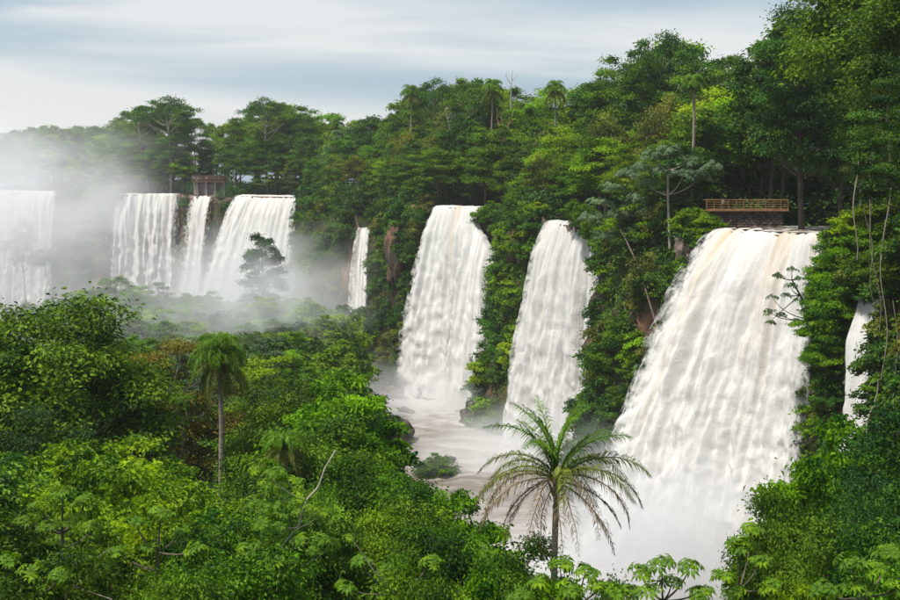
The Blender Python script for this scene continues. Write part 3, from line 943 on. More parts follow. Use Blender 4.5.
on_plateau(770, 20, 'far_dome_b', 38, 1.0, label='dark rounded tree behind the right end of the viewing platform')
on_plateau(340, 9, 'far_grey', 128, 1.0, label='pale green layered tree at the cliff edge above the thin trickle', tint=(1.1, 1.2, 1.0))
on_plateau(600, 5, 'far_bright', 135, 1.1, label='bright rounded tree leaning over the straight waterfall', tint=(1, 1, 1))

# cliff shrubs ----------------------------------------------------
def cliff_point(s, t):
    i = int(np.clip(round(s / 1.6), 0, len(S) - 1))
    x, y, z, tal, fall = LX[i]
    o = cliff_off(i, t)
    return Vector((x + OUTN[i, 0] * o, y + OUTN[i, 1] * o, z - t * (50 + z))), fall, OUTN[i]
def shrub_zone(px0, px1, stepx, stepz, size, tmax=.9, keys=('shrub_a', 'shrub_b', 'shrub_b', 'shrub_d'), bare=.18, n_over=1):
    s0, s1 = s_of_px(px0), s_of_px(px1)
    t = .01
    k = 0
    while t < tmax:
        s = s0 + (k % 2) * stepx * .5
        while s < s1:
            ss, tt = s + random.uniform(-.4, .4) * stepx, min(.98, max(0, t + random.uniform(-.4, .4) * stepz / 50))
            P, fall, on_ = cliff_point(ss, tt)
            s += stepx
            if fall > .4: continue
            if fbm(P.x * .06, P.y * .06, P.z * .045 + 4.2) > .5 - bare * 1.6: continue      # bare rock patches
            sz = size * random.uniform(.65, 1.3)
            key = random.choice(keys)
            plant(key, (P.x - on_[0] * .4, P.y - on_[1] * .4, P.z - sz * .35), sz, name='cliff_shrub', cat='shrub', tint=rtint(.2), group='shrubs clinging to the cliff face',
                  lean=(random.uniform(-.25, .25), random.uniform(-.25, .25)))
        t += stepz / 50
        k += 1
shrub_zone(62, 116, 8, 10, 6.5, .7)
shrub_zone(300, 357, 7.5, 7.5, 6.2, .95, bare=.12)
shrub_zone(372, 434, 6.6, 7.0, 5.6, .95, bare=.12)
shrub_zone(503, 546, 5.2, 5.8, 5.0, .98, keys=('shrub_a', 'shrub_b', 'shrub_c'), bare=.02)
shrub_zone(607, 712, 5.2, 5.8, 5.0, .85, keys=('shrub_a', 'shrub_b', 'shrub_b', 'shrub_c', 'shrub_d'), bare=.06)
shrub_zone(837, 864, 3.2, 4.0, 3.6, .5, keys=('shrub_c', 'shrub_a', 'shrub_c'), bare=-.2)
shrub_zone(905, 985, 5.0, 6.0, 5.0, .9, bare=.02)

for k, (px, py, d, sz, key, t_) in enumerate([(428, 214, 311, 5, 'shrub_b', 1), (490, 214, 290, 5.5, 'shrub_a', 1), (512, 226, 279, 6, 'shrub_a', 1), (511, 245, 274, 5.5, 'shrub_c', .8), (515, 265, 270, 5.5, 'shrub_a', .8), (508, 290, 268, 5, 'shrub_b', 1), (538, 222, 250, 5, 'shrub_b', 1),
        (548, 224, 250, 3.0, 'shrub_a', 1), (606, 232, 225, 5.5, 'shrub_c', .7), (612, 246, 221, 5.5, 'shrub_a', 1), (608, 262, 219, 5, 'shrub_a', .9), (618, 282, 215, 5.5, 'shrub_c', .8), (709, 226, 182, 3.4, 'shrub_c', .8), (700, 236, 183, 3.6, 'shrub_a', 1),
        (690, 222, 186, 4.2, 'shrub_c', .8), (680, 268, 183, 3.2, 'shrub_a', .9), (620, 350, 205, 7, 'near_shrub', .8), (636, 330, 202, 7, 'near_shrub', .8), (626, 374, 203, 6, 'near_shrub', .7), (648, 345, 198, 6, 'near_shrub', .75), (232, 206, 466, 5, 'shrub_b', 1), (306, 214, 434, 6, 'shrub_b', 1),
        (186, 203, 484, 4, 'shrub_b', 1), (596, 226, 227, 4.5, 'near_shrub', .7), (586, 217, 231, 4.5, 'near_shrub', .75), (576, 211, 234, 4, 'shrub_a', .8), (853, 268, 147, 3.6, 'near_shrub', .9), (885, 262, 140, 4.5, 'near_shrub', .7), (896, 285, 136, 4.5, 'shrub_b', 1), (893, 320, 133, 4.5, 'shrub_d', 1), (890, 355, 131, 4, 'shrub_b', 1), (895, 390, 129, 4.5, 'shrub_a', 1), (874, 268, 142, 3.6, 'shrub_b', 1)]):
    p = W(px, py, d)
    plant(key, (p.x, p.y, p.z - sz * .5), sz, name='cliff_shrub', cat='shrub', tint=(t_, t_ * 1.02, t_), group='shrubs framing the lips of the falls')
# low cover joined: ivy and leaf litter over the rock, forest floor growth
def cover(name, n, sampler, size, mat, label, tones=(.2, .8), seed=3):
    r = np.random.default_rng(seed)
    mb = MB()
    P, Nn = sampler(r, n)
    if len(P) == 0: return
    leaves(mb, P, Nn + r.normal(size=P.shape) * .35, size * r.uniform(.6, 1.3, len(P)), .6, np.clip(r.uniform(*tones, len(P)), 0, 1), None, r=r)
    o = link(name, mb.mesh(name), mat=M[mat])
    tag(o, label, 'plants', kind='stuff')
def cliff_sampler(r, n):
    P, Nn = [], []
    s0, s1 = s_of_px(-20), s_of_px(1150)
    w_ = []
    while len(P) < n:
        s = s0 + (s1 - s0) * r.uniform()
        x, y, z, tal, fall = lip_at(s)
        if fall > .4: continue
        if r.uniform() > min(1, 230 / y): continue
        t = r.uniform() ** 1.1
        q, f2, on_ = cliff_point(s, t)
        if fbm(q.x * .12, q.y * .12, q.z * .07 + 8) > .18 + .25 * r.uniform(): continue
        # tufts
        for k in range(9):
            o = r.normal(size=3) * .55
            P.append((q.x + on_[0] * .35 + o[0], q.y + on_[1] * .35 + o[1], q.z + o[2] - .3 * k * .15))
            Nn.append((on_[0] * .8, on_[1] * .8, .7))
    return np.array(P), np.array(Nn)
cover('creeper', 150000, cliff_sampler, .6, 'leaf_mid', 'creeper and ferns matted over the rock of the cliff between the falls', (0, .7))
def floor_sampler(r, n):
    P = []
    while len(P) < n:
        d = 12 + 95 * r.uniform() ** .8
        px = r.uniform(-80, 980)
        x = (px - 450) / F * d
        z0 = ground_z(x, d)
        if z0 < -40: continue
        c = r.normal(size=2) * .3
        h = r.uniform(.3, 2.4)
        for k in range(14):
            o = r.normal(size=3) * np.array([.7, .7, .35])
            P.append((x + o[0], d + o[1], z0 + h + o[2]))
    P = np.array(P)
    return P, np.tile([0, 0, 1.0], (len(P), 1))
cover('undergrowth', 90000, floor_sampler, .45, 'leaf_mid', 'low leafy undergrowth covering the near hillside under the trees', (0, .8), 5)
def plateau_sampler(r, n):
    P = []
    s0, s1 = s_of_px(-20), s_of_px(1050)
    while len(P) < n:
        s = s0 + (s1 - s0) * r.uniform()
        b = 1 + 40 * r.uniform() ** 1.5
        x, y, z, tal, fall = lip_at(s)
        if fall > .5 and b < 9: continue
        X, Y = x + BACK[0] * b, y + BACK[1] * b
        if in_river(X, Y): continue
        if 37 < X < 54 and 179 < Y < 192: continue
        h = r.uniform(0, 4.5)
        for k in range(12):
            o = r.normal(size=3) * np.array([1.1, 1.1, .6])
            P.append((X + o[0], Y + o[1], max(-.2, z * max(0, 1 - b / 30) + h + o[2])))
    P = np.array(P)
    return P, np.tile([0, -.3, 1.0], (len(P), 1))
cover('understorey', 90000, plateau_sampler, .75, 'leaf_dark', 'low leafy growth under the trees of the cliff-top forest', (0, .8), 6)

# misty mid-ground slope ------------------------------------------
mid = 'misty trees on the slope below the far falls'
def mid_tree(px, ytop, d, key, wide=1.0, **kw):
    g = W(px, 300, d)
    gz = ground_z(g.x, d)
    top = W(px, ytop, d).z
    H = max(5, top - gz)
    return plant(key, (g.x, d, gz - .3), H, wide=wide * (PROTO[key]['H'] / H) ** .6, tint=kw.pop('tint', rtint(.12)), group=mid, **kw)
MIDP = [(-60, 330), (0, 312), (30, 305), (62, 296), (95, 282), (110, 280), (140, 282), (180, 292), (200, 300), (230, 305), (262, 290), (300, 300), (328, 326), (345, 362), (372, 396), (390, 410)]
mx_, my_ = [p[0] for p in MIDP], [p[1] for p in MIDP]
for row, (d, dy, step) in enumerate([(305, 0, 20), (280, 9, 24), (255, 20, 27), (228, 34, 30), (200, 50, 34), (172, 68, 38)]):
    px = -50 + random.uniform(0, step)
    while px < 385:
        X = (px - 450) / F * d
        if ground_z(X, d) > -38:
            yt = float(np.interp(px, mx_, my_)) + dy + random.uniform(-7, 9)
            key = random.choice(['far_dome', 'far_olive', 'far_dome_b', 'far_dome', 'far_grey', 'far_bright', 'far_bright'])
            mid_tree(px, yt, d, key, random.uniform(.85, 1.2))
        px += step * random.uniform(.75, 1.25)
for k in range(150):
    d = random.uniform(165, 325); px = random.uniform(60, 392)
    X = (px - 450) / F * d
    g = ground_z(X, d)
    if g < -46 or (px < 230 and d < 250): continue
    sz = random.uniform(5, 9)
    plant(random.choice(['shrub_a', 'shrub_b', 'shrub_c', 'shrub_a']), (X, d, g - .4), sz, name='shrub', cat='shrub', tint=rtint(.12), group='bushes on the misty slope')
plant('far_dome_b', W(25, 290, 480) + Vector((0, 0, -2)), W(25, 221, 480).z - W(25, 290, 480).z + 2, label='dark misty tree on the islet in front of the leftmost waterfall', wide=.62, tint=(.8, .8, .9))
plant('shrub_b', W(45, 262, 481) + Vector((0, 0, -2)), 7, name='shrub', cat='shrub', label='small misty bush right beside the islet tree')
plant('shrub_b', W(5, 248, 481) + Vector((0, 0, -2)), 5, name='shrub', cat='shrub', label='small misty bush left of the islet tree')
plant('far_dome_b', W(264, 318, 300) + Vector((0, 0, -3)), W(264, 236, 300).z - W(264, 318, 300).z + 3, label='tall hazy tree standing in front of the wide slanting waterfall', wide=.8, tint=(.8, .8, .8))
boulder('rock_islet', W(30, 312, 482) + Vector((0, 0, -6)), (13, 8, 10), 2.2, M['wet_rock'], 'dark mist-covered rock islet at the foot of the leftmost waterfall')

# near canopy ------------------------------------------------------
near = 'trees of the near hillside'
def near_tree(px, ytop, d, key, wide=1.0, label=None, tint=None, minH=4, **kw):
    g = W(px, 300, d)
    gz = ground_z(g.x, d)
    top = W(px, ytop, d).z
    H = max(minH, top - gz)
    return plant(key, (g.x, d, gz - .3), H, wide=wide * (PROTO[key]['H'] / H) ** .5, label=label, tint=tint or rtint(.30), group=near, **kw)
near_tree(50, 304, 98, 'near_dome', 1.22, 'large dense olive-green tree at the left edge in front of the misty trees', (1.15, 1.0, 1.1))
for px_, yt_, d_ in [(-70, 330, 110), (-130, 345, 120), (-200, 340, 130), (-90, 400, 85), (-160, 410, 90), (-60, 470, 60), (-130, 480, 64), (-230, 420, 100)]:
    near_tree(px_, yt_, d_, random.choice(['near_dome', 'near_bright', 'near_layered']), 1.2)
near_tree(-20, 330, 104, 'near_layered', 1.0, 'dark tree cut by the left edge behind the large layered one')
near_tree(180, 334, 108, 'near_olive', 1.1, 'brownish thin-crowned tree standing left of the drooping palm', (1.25, .9, .8))
near_tree(150, 362, 118, 'near_olive', .8, 'small olive tree behind the brownish thin-crowned one')
near_tree(100, 352, 118, 'near_dome', 1.0)
near_tree(25, 405, 84, 'near_layered', .9)
near_tree(265, 385, 118, 'near_dome', .9)
near_tree(300, 392, 104, 'near_dome', .9)
near_tree(343, 370, 92, 'near_bright', .85, 'bright green round tree in the middle overlapping the pool shore', (.85, 1.0, .9))
near_tree(360, 425, 88, 'near_bright', .62, 'bright green tree stepping down below the round one by the pool', (.85, .95, .9))
near_tree(320, 425, 84, 'near_dome', .8)
near_tree(268, 427, 96, 'near_dome', .85)
near_tree(128, 434, 86, 'near_bright', .95, 'bright green tree below the palm with yellowish leaf tips')
near_tree(165, 460, 76, 'near_bright', .8)
near_tree(60, 437, 78, 'near_bright', .9, tint=(1.1, 1.0, 1))
near_tree(5, 452, 70, 'near_bright', .9, tint=(1.1, 1.0, 1))
near_tree(110, 452, 66, 'near_bright', .9, tint=(1.05, 1.0, 1))
near_tree(150, 488, 62, 'near_bright', .8, tint=(1.1, 1.0, 1))
near_tree(215, 504, 66, 'near_bright', .75)
near_tree(258, 482, 72, 'near_dome', .8)
near_tree(55, 490, 54, 'near_bright', .75, tint=(1.1, 1.02, 1))
near_tree(5, 512, 50, 'near_dome', .75)
near_tree(140, 517, 50, 'near_bright', .65)
near_tree(205, 527, 50, 'near_dome', .65)
near_tree(95, 552, 44, 'near_dome', .6)
near_tree(25, 562, 40, 'near_dome', .6)
near_tree(170, 572, 42, 'near_dome', .55)
near_tree(388, 466, 82, 'near_bright', .62, tint=(.75, .9, .9))
near_tree(352, 468, 72, 'near_dome', .7)
near_tree(416, 480, 78, 'near_dome', .6, tint=(.9, 1.1, .9))
near_tree(455, 488, 66, 'near_bright', .6, 'bright green tree sloping down to the right beside the foreground palm', (.8, .95, .9))
near_tree(405, 500, 62, 'near_dome', .62)
near_tree(300, 490, 60, 'near_dome', .62)
near_tree(490, 520, 56, 'near_bright', .55, tint=(.8, .95, .9))
near_tree(440, 525, 52, 'near_dome', .6)
near_tree(250, 552, 46, 'near_dome', .6)
near_tree(520, 545, 50, 'near_dome', .5)
near_tree(480, 560, 44, 'near_bright', .45, tint=(.9, 1, .9))
near_tree(560, 572, 42, 'near_bright', .45, tint=(.9, 1, .9))
near_tree(425, 575, 40, 'near_dome', .5)
near_tree(600, 590, 40, 'near_dome', .4)
# right foreground
near_tree(848, 412, 66, 'near_bright', .62, 'bright green tree at the lower right in front of the small waterfall', (.8, .95, .9))
near_tree(890, 400, 60, 'near_layered', .7, 'dark layered tree cut by the lower right edge')
near_tree(812, 455, 62, 'near_bright', .55, 'green tree reaching left over the foot of the largest waterfall', (.7, .85, .8))
near_tree(870, 470, 52, 'near_layered', .55)
near_tree(790, 500, 54, 'near_dome', .42)
near_tree(845, 520, 46, 'near_dome', .5)
near_tree(770, 548, 46, 'near_dome', .36)
near_tree(895, 540, 40, 'near_dome', .5)
near_tree(820, 570, 38, 'near_bright', .4)

# right-hand cliff-top trees, near the camera
RC = 'tall trees above the right-hand cliff'
def right_tree(px, ytop, d, gz, key, wide, label=None, **kw):
    g = W(px, 300, d)
    top = W(px, ytop, d).z
    return plant(key, (g.x, d, gz), top - gz, wide=wide * (PROTO[key]['H'] / (top - gz)) ** .5, label=label, tint=kw.pop('tint', rtint(.1)), group=RC, **kw)
right_tree(888, -45, 150, 0, 'near_layered', 1.15, 'towering dark tree at the top right with hanging creepers', tint=(1.2, 1.1, .9))
right_tree(884, -100, 149, 0, 'near_dome', 1.22, 'nearest tall tree reaching out of the top right of the frame', tint=(1.15, 1.0, .9))
right_tree(925, -30, 120, 1, 'near_dome', 1.1)
right_tree(800, -12, 172, 0, 'near_layered', 1.0, 'dark green tree leaning in front of the right-hand skyline')
right_tree(905, 60, 108, 1, 'near_layered', .9)
right_tree(925, 95, 132, 1, 'near_olive', 1.0, 'yellowish tree hung with dry foliage above the right-hand cliff')
right_tree(940, 180, 104, 0, 'near_dome', .7)
right_tree(858, 120, 166, 2, 'near_olive', .9)
right_tree(780, 60, 200, 0, 'near_dome', 1.0)
right_tree(838, 60, 185, 0, 'near_layered', 1.0)
right_tree(885, 40, 170, 0, 'near_dome', 1.0)

# bush spilling over the right lip of the big fall
for k, (px, py, d, sz, key) in enumerate([(852, 238, 152, 5.0, 'near_shrub'), (836, 266, 150, 4.6, 'near_shrub'), (848, 268, 149, 5.5, 'near_shrub'), (825, 292, 148, 4.0, 'near_shrub'), (840, 298, 147, 5.2, 'near_shrub'),
                                          (822, 324, 147, 4.6, 'near_shrub'), (842, 330, 146, 4.2, 'shrub_a'), (828, 350, 146, 4.0, 'near_shrub'), (834, 372, 146, 3.4, 'shrub_b'), (860, 246, 148, 5, 'near_shrub'),
                                          (866, 272, 143, 4.5, 'shrub_d'), (830, 395, 145, 2.8, 'shrub_b'), (826, 415, 145, 2.4, 'shrub_d'), (856, 290, 145, 4, 'shrub_a')]):
    p = W(px, py, d)
    plant(key, (p.x, p.y, p.z - sz * .5), sz, name='cliff_shrub', cat='shrub', tint=(1.0, 1.1, .9) if key == 'near_shrub' else (.9, 1, .9), group='shrubs spilling over the right lip of the largest waterfall')
# rib of rock behind that bush
boulder('rock_rib', W(849, 422, 151), (2.4, 4, 19), 5.1, M['rock'], 'narrow rock rib parting the largest waterfall from the small right one')
boulder('rock', W(684, 252, 185), (1.3, 1.5, 3.2), 1.3, M['boulder'], 'bare reddish boulder at the left lip of the largest waterfall')
boulder('rock', W(397, 256, 323), (3.6, 3, 8.5), 8.3, M['rock'], 'bare red rock face left of the central waterfall')

for px, py, s, lab, mt in [(395, 440, (6.2, 4.2, 3.4), 'dark mossy boulder at the left shore of the pool', 'wet_rock'), (421, 397, (2.0, 1.8, 2.6), 'small wet rock standing in the foot of the central waterfall', 'wet_rock'),
                           (476, 423, (3.4, 2.8, 3.6), 'large wet boulder at the tip of the green spur', 'wet_rock'), 
                           (405, 412, (2.4, 1.4, .8), 'flat rock at the back of the pool by the central fall', 'boulder'),
                           (390, 398, (3.2, 2.4, 2.2), 'dark rock at the left foot of the central waterfall', 'boulder'), (590, 432, (2.4, 2.2, 6), 'dark rock at the right foot of the straight waterfall', 'wet_rock')]:
    p = pool_at(px, py)
    boulder('rock', (p.x, p.y, -45 + s[2] * .25), s, px * .37, M[mt], lab, group='rocks in and around the pool')
p = pool_at(398, 440)
plant('shrub_b', (p.x - 2, p.y, -44.5), 4.5, name='shrub', cat='shrub', label='low dark bush growing on the mossy boulder by the pool', wide=1.3)
p = pool_at(436, 474)
plant('shrub_a', (p.x, p.y, -46.5), 5, name='shrub', cat='shrub', label='round bush at the near edge of the pool behind the sloping tree', tint=(.8, .9, .8), wide=1.0)
for k, (px, py, sz) in enumerate([(497, 402, 4.5), (507, 382, 5), (489, 412, 3.5), (513, 362, 5), (520, 395, 4), (511, 345, 4.5), (520, 328, 5), (515, 310, 4.5)]):
    q = W(px, py, 262)
    plant(['shrub_a', 'shrub_c', 'shrub_a'][k % 3], (q.x, q.y, q.z - sz * .5), sz, name='cliff_shrub', cat='shrub', tint=(.85, .9, .8), group='shrubs on the green spur between the two middle falls')
boulder('rock_spur', W(514, 395, 268), (5.5, 6, 12), 3.3, M['rock'], 'rock spur sloping down between the two middle falls')

# ---- palms --------------------------------------------------------
def frond_mesh(name, L, curl, nleaf, ll, seed, droop, dens=1.0, width=.035, mat='leaf_mid'):
    """frond growing along +X from the origin, arching down; leaflets hang from both sides"""
    r = np.random.default_rng(seed)
    n = 18
    t = np.linspace(0, 1, n)
    ang = curl[0] + (curl[1] - curl[0]) * t ** 1.1
    dx, dz = np.cos(ang) * L / (n - 1), np.sin(ang) * L / (n - 1)
    P = np.stack([np.concatenate([[0], np.cumsum(dx[:-1])]), np.cumsum(r.normal(size=n) * .004 * L), np.concatenate([[0], np.cumsum(dz[:-1])])], 1)
    mb = MB()
    tube(mb, P, np.linspace(width, width * .2, n), 4, .35)
    tt = np.repeat(np.linspace(.12, 1, nleaf), 2)
    side = np.tile([1, -1], nleaf)
    keep = r.uniform(size=len(tt)) < dens
    tt, side = tt[keep], side[keep]
    C = np.stack([np.interp(tt, t, P[:, k]) for k in range(3)], 1)
    a = np.interp(tt, t, ang)
    axis = np.stack([np.cos(a), 0 * a, np.sin(a)], 1)
    l = ll * (np.sin(np.pi * np.clip(tt * .85 + .12, 0, 1)) ** .6) * r.uniform(.75, 1.15, len(tt))
    d0 = nrm(axis * .55 + np.stack([0 * a, side * (1 - droop * .5), r.normal(size=len(tt)) * .25], 1) + np.array([0, 0, .15]))
    d1 = nrm(d0 + np.array([0, 0, -1.0]) * (droop * 1.6))
    m = C + d0 * l[:, None] * .45
    e_ = m + d1 * l[:, None] * .6
    wv = nrm(np.cross(d0, np.array([0, 0, 1.0])) + r.normal(size=d0.shape) * .3) * (l[:, None] * .022 + .006)
    V = np.stack([C - wv * .6, C + wv * .6, m + wv, m - wv, e_], 1).reshape(-1, 3)
    b = np.arange(len(C))[:, None] * 5
    mb.add(V, Q=b + np.array([[0, 1, 2, 3]]), T=b + np.array([[3, 2, 4]]), tone=np.repeat(np.clip(r.uniform(.2, .9, len(C)), 0, 1), 5))
    me = mb.mesh(name)
    me.materials.append(M[mat])
    return me

FR = {
 'top': frond_mesh('frond_top', 3.2, (1.5, .35), 70, .5, 9, .7, mat='leaf_mid'),
 'up': frond_mesh('frond_up', 3.4, (1.25, -.5), 70, .6, 1, .8, mat='leaf_mid'),
 'out': frond_mesh('frond_out', 3.6, (.75, -1.15), 70, .58, 2, .9, mat='leaf_olive'),
 'low': frond_mesh('frond_low', 3.7, (.35, -1.45), 66, .50, 3, 1.0, .85, mat='leaf_dry'),
 'hang': frond_mesh('frond_hang', 3.2, (-.5, -1.62), 60, .42, 4, 1.0, .75, mat='leaf_dry'),
 'd_up': frond_mesh('frond_dense', 3.3, (1.5, -1.2), 110, .75, 5, .9, mat='leaf_mid', width=.05),
 'd_out': frond_mesh('frond_dense_out', 3.2, (1.05, -1.62), 110, .8, 6, 1.0, mat='leaf_mid', width=.05),
 'd_hang': frond_mesh('frond_dense_hang', 3.0, (.05, -1.62), 110, .75, 7, 1.0, mat='leaf_olive', width=.05),
}
def palm(loc, H, fl, fronds, label, trunk_r=.16, rz=0, lean=(0, 0), group=None, simple=False, seed=0):
    """fronds: list of (kind, azimuth, extra pitch)"""
    r = np.random.default_rng(seed + 50)
    root = empty('palm_tree', loc, rz)
    root.rotation_euler = (lean[0], lean[1], rz)
    tag(root, label, 'palm', group)
    mb = MB()
    n = 26
    z = np.linspace(-1.5, H, n)
    rr = trunk_r * (1.25 - .35 * (z - z[0]) / (z[-1] - z[0])) * (1 + .06 * np.sin(z * 9))
    P = np.stack([.12 * np.sin(z * .35 + seed) * (z / H), .1 * np.cos(z * .3) * (z / H), z], 1)
    tube(mb, P, rr, 9)
    me = mb.mesh('palm_trunk', True); me.materials.append(M['palm_bark'])
    link('trunk', me, root)
    # crownshaft of old leaf bases
    mb = MB()
    for k in range(16):
        a = k * 2.4
        zz = H - .9 + k * .07
        st = P[-1] + np.array([0, 0, zz - H])
        tube(mb, bez(st, st + np.array([math.cos(a) * .22, math.sin(a) * .22, .15]) * (fl / 3.4), st + np.array([math.cos(a) * .36, math.sin(a) * .36, .55]) * (fl / 3.4), 4), [.07, .06, .045, .02], 4)
    me = mb.mesh('leaf_bases'); me.materials.append(M['leaf_dry'])
    link('leaf_base', me, root)
    for kind, az, pt in fronds:
        f = link('frond', FR[kind], root)
        f.location = (P[-1][0], P[-1][1], H + r.uniform(-.1, .15))
        q = Quaternion((0, 0, 1), az) @ Quaternion((0, 1, 0), -pt) @ Quaternion((1, 0, 0), r.normal() * .2)
        f.rotation_euler = q.to_euler()
        s = fl / 3.4 * r.uniform(.9, 1.08)
        f.scale = (s * .78, s, s * 1.12) if kind.startswith('d_') else (s, s, s)
        f.color = (*[r.uniform(.8, 1.25)] * 3, 1)
    return root

# foreground palm: photo crown centre (557,478), base hidden below y 570
pc = W(557, 480, 50)
gz = ground_z(pc.x, pc.y)
fl = [('top', .5, .1), ('top', 1.6, .05), ('top', 2.8, .1), ('top', 4.2, .05), ('top', 5.5, .1), ('top', 3.4, .2), ('top', 0, -.1), ('up', .2, .1), ('up', 2.9, .1), ('up', 4.2, .1),
      ('out', .0, .1), ('out', math.pi, .15), ('out', 2.5, 0), ('out', 3.7, .05), ('out', 5.6, 0), ('out', .6, -.05), ('out', 4.7, 0),
      ('low', .15, .1), ('low', -.25, -.1), ('low', math.pi - .1, .1), ('low', math.pi + .35, -.1), ('low', 2.6, -.1), ('low', 5.2, 0), ('low', 4.3, -.1), ('low', 1.1, -.1),
      ('hang', 3.5, .3), ('hang', 4.0, .1), ('hang', 5.0, .25), ('hang', 5.7, .2), ('hang', 2.8, .2), ('hang', .2, .35), ('hang', 4.6, .3)]
palm((pc.x, pc.y, gz), pc.z - gz, 3.95, fl, 'feathery palm with drooping grey-brown lower fronds in front of the largest waterfall', .135, seed=1)
# left palm with dense drooping crown
pc = W(219, 366, 95)
gz = ground_z(pc.x, pc.y)
fl = [('d_up', k * 2 * math.pi / 9 + .2, .35 - .1 * (k % 2)) for k in range(9)] + [('d_out', k * 2 * math.pi / 8, .25 - .2 * (k % 2)) for k in range(8)] + [('d_hang', k * 2 * math.pi / 10 + .3, -.1 + .25 * (k % 2)) for k in range(10)]
palm((pc.x, pc.y, gz), pc.z - gz, 4.3, fl, 'tall palm with a pale straight trunk and dense drooping crown on the left', .2, seed=2)
pc = W(181, 405, 106)
gz = ground_z(pc.x, pc.y)
palm((pc.x, pc.y, gz), pc.z - gz, 2.7, [('d_hang', k * .6, .1) for k in range(10)] + [('d_out', k * .7 + .3, .2) for k in range(9)], 'shaggy half-hidden palm just left of the tall drooping palm', .18, seed=3)
pc = W(285, 450, 80)
gz = ground_z(pc.x, pc.y)
palm((pc.x, pc.y, gz), pc.z - gz, 3.0, [('d_hang', k * .6, .2) for k in range(10)] + [('d_out', k * .7 + .3, .3) for k in range(9)], 'dark palm half buried in foliage right of the tall drooping palm', .18, seed=4)
# distant palms of the cliff-top forest
def far_palm(px, py, b, fl_, label, seed, thin=.22, full=1):
    best = None
    for ss in np.arange(max(0, s_of_px(px) - 60), s_of_px(px) + 60, 1.0):
        x, y, z, t_, f_ = lip_at(ss)
        X, Y = x + BACK[0] * b, y + BACK[1] * b
        e_ = abs(PX(X, Y, 5)[0] - px)
        if best is None or e_ < best[0]: best = (e_, X, Y)
    _, X, Y = best
    zt = W(px, py, Y).z
    fr = [('d_up', k * 2 * math.pi / 8, .3) for k in range(8)] + [('d_out', k * 2 * math.pi / 10 + .2, .2) for k in range(10)]
    if full: fr += [('d_hang', k * 2 * math.pi / 8 + .3, .1) for k in range(8)]
    return palm((X, Y, 0), zt, fl_, fr, label, thin, seed=seed, group='palms of the cliff-top forest')
far_palm(411, 96, 12, 5.6, 'tall palm with a bare trunk on the skyline left of the central waterfall', 5)
far_palm(336, 128, 9, 6.0, 'shaggy palm with hanging fronds above the thin trickle', 6)
far_palm(555, 92, 18, 4.6, 'palm crown on the skyline above the straight waterfall', 7)
far_palm(474, 132, 14, 4.8, 'palm half hidden in the forest above the central waterfall', 8)
far_palm(491, 92, 18, 5.6, 'palm with arching fronds on the skyline above the central waterfall', 11)
far_palm(691, 90, 4, 4.2, 'slender palm with a tall white trunk left of the viewing platform', 9, .24, 0)
far_palm(447, 150, 8, 3.6, 'small palm at the forest edge above the central waterfall', 10)

# ---- cecropias: pale branches, whorls of big lobed leaves ------------
def cecropia_leaf(name, seed, mat, n=9, L=.5):
    r = np.random.default_rng(seed)
    mb = MB()
    for k in range(n):
        a = k * 2 * math.pi / n + r.normal() * .06
        l = L * r.uniform(.8, 1.1)
        d = np.array([math.cos(a), math.sin(a), .06]); s = np.array([-math.sin(a), math.cos(a), 0])
        p0 = d * .03
        p1 = d * l * .55 + np.array([0, 0, -.02])
        p2 = d * l * .92 + np.array([0, 0, -l * .42])
        w_ = l * .17
        V = [p0, p1 - s * w_, p1 + np.array([0, 0, -.03]), p1 + s * w_, p2]
        mb.add(V, T=[[0, 1, 2], [0, 2, 3], [1, 4, 2], [2, 4, 3]], tone=np.full(5, r.uniform(.3, .8)))
    me = mb.mesh(name); me.materials.append(M[mat])
    return me
CL = [cecropia_leaf('lobed_leaf', k, 'leaf_bright' if k % 2 else 'leaf_mid') for k in range(3)]
CLG = [cecropia_leaf('grey_lobed_leaf', k + 5, 'leaf_grey') for k in range(2)]
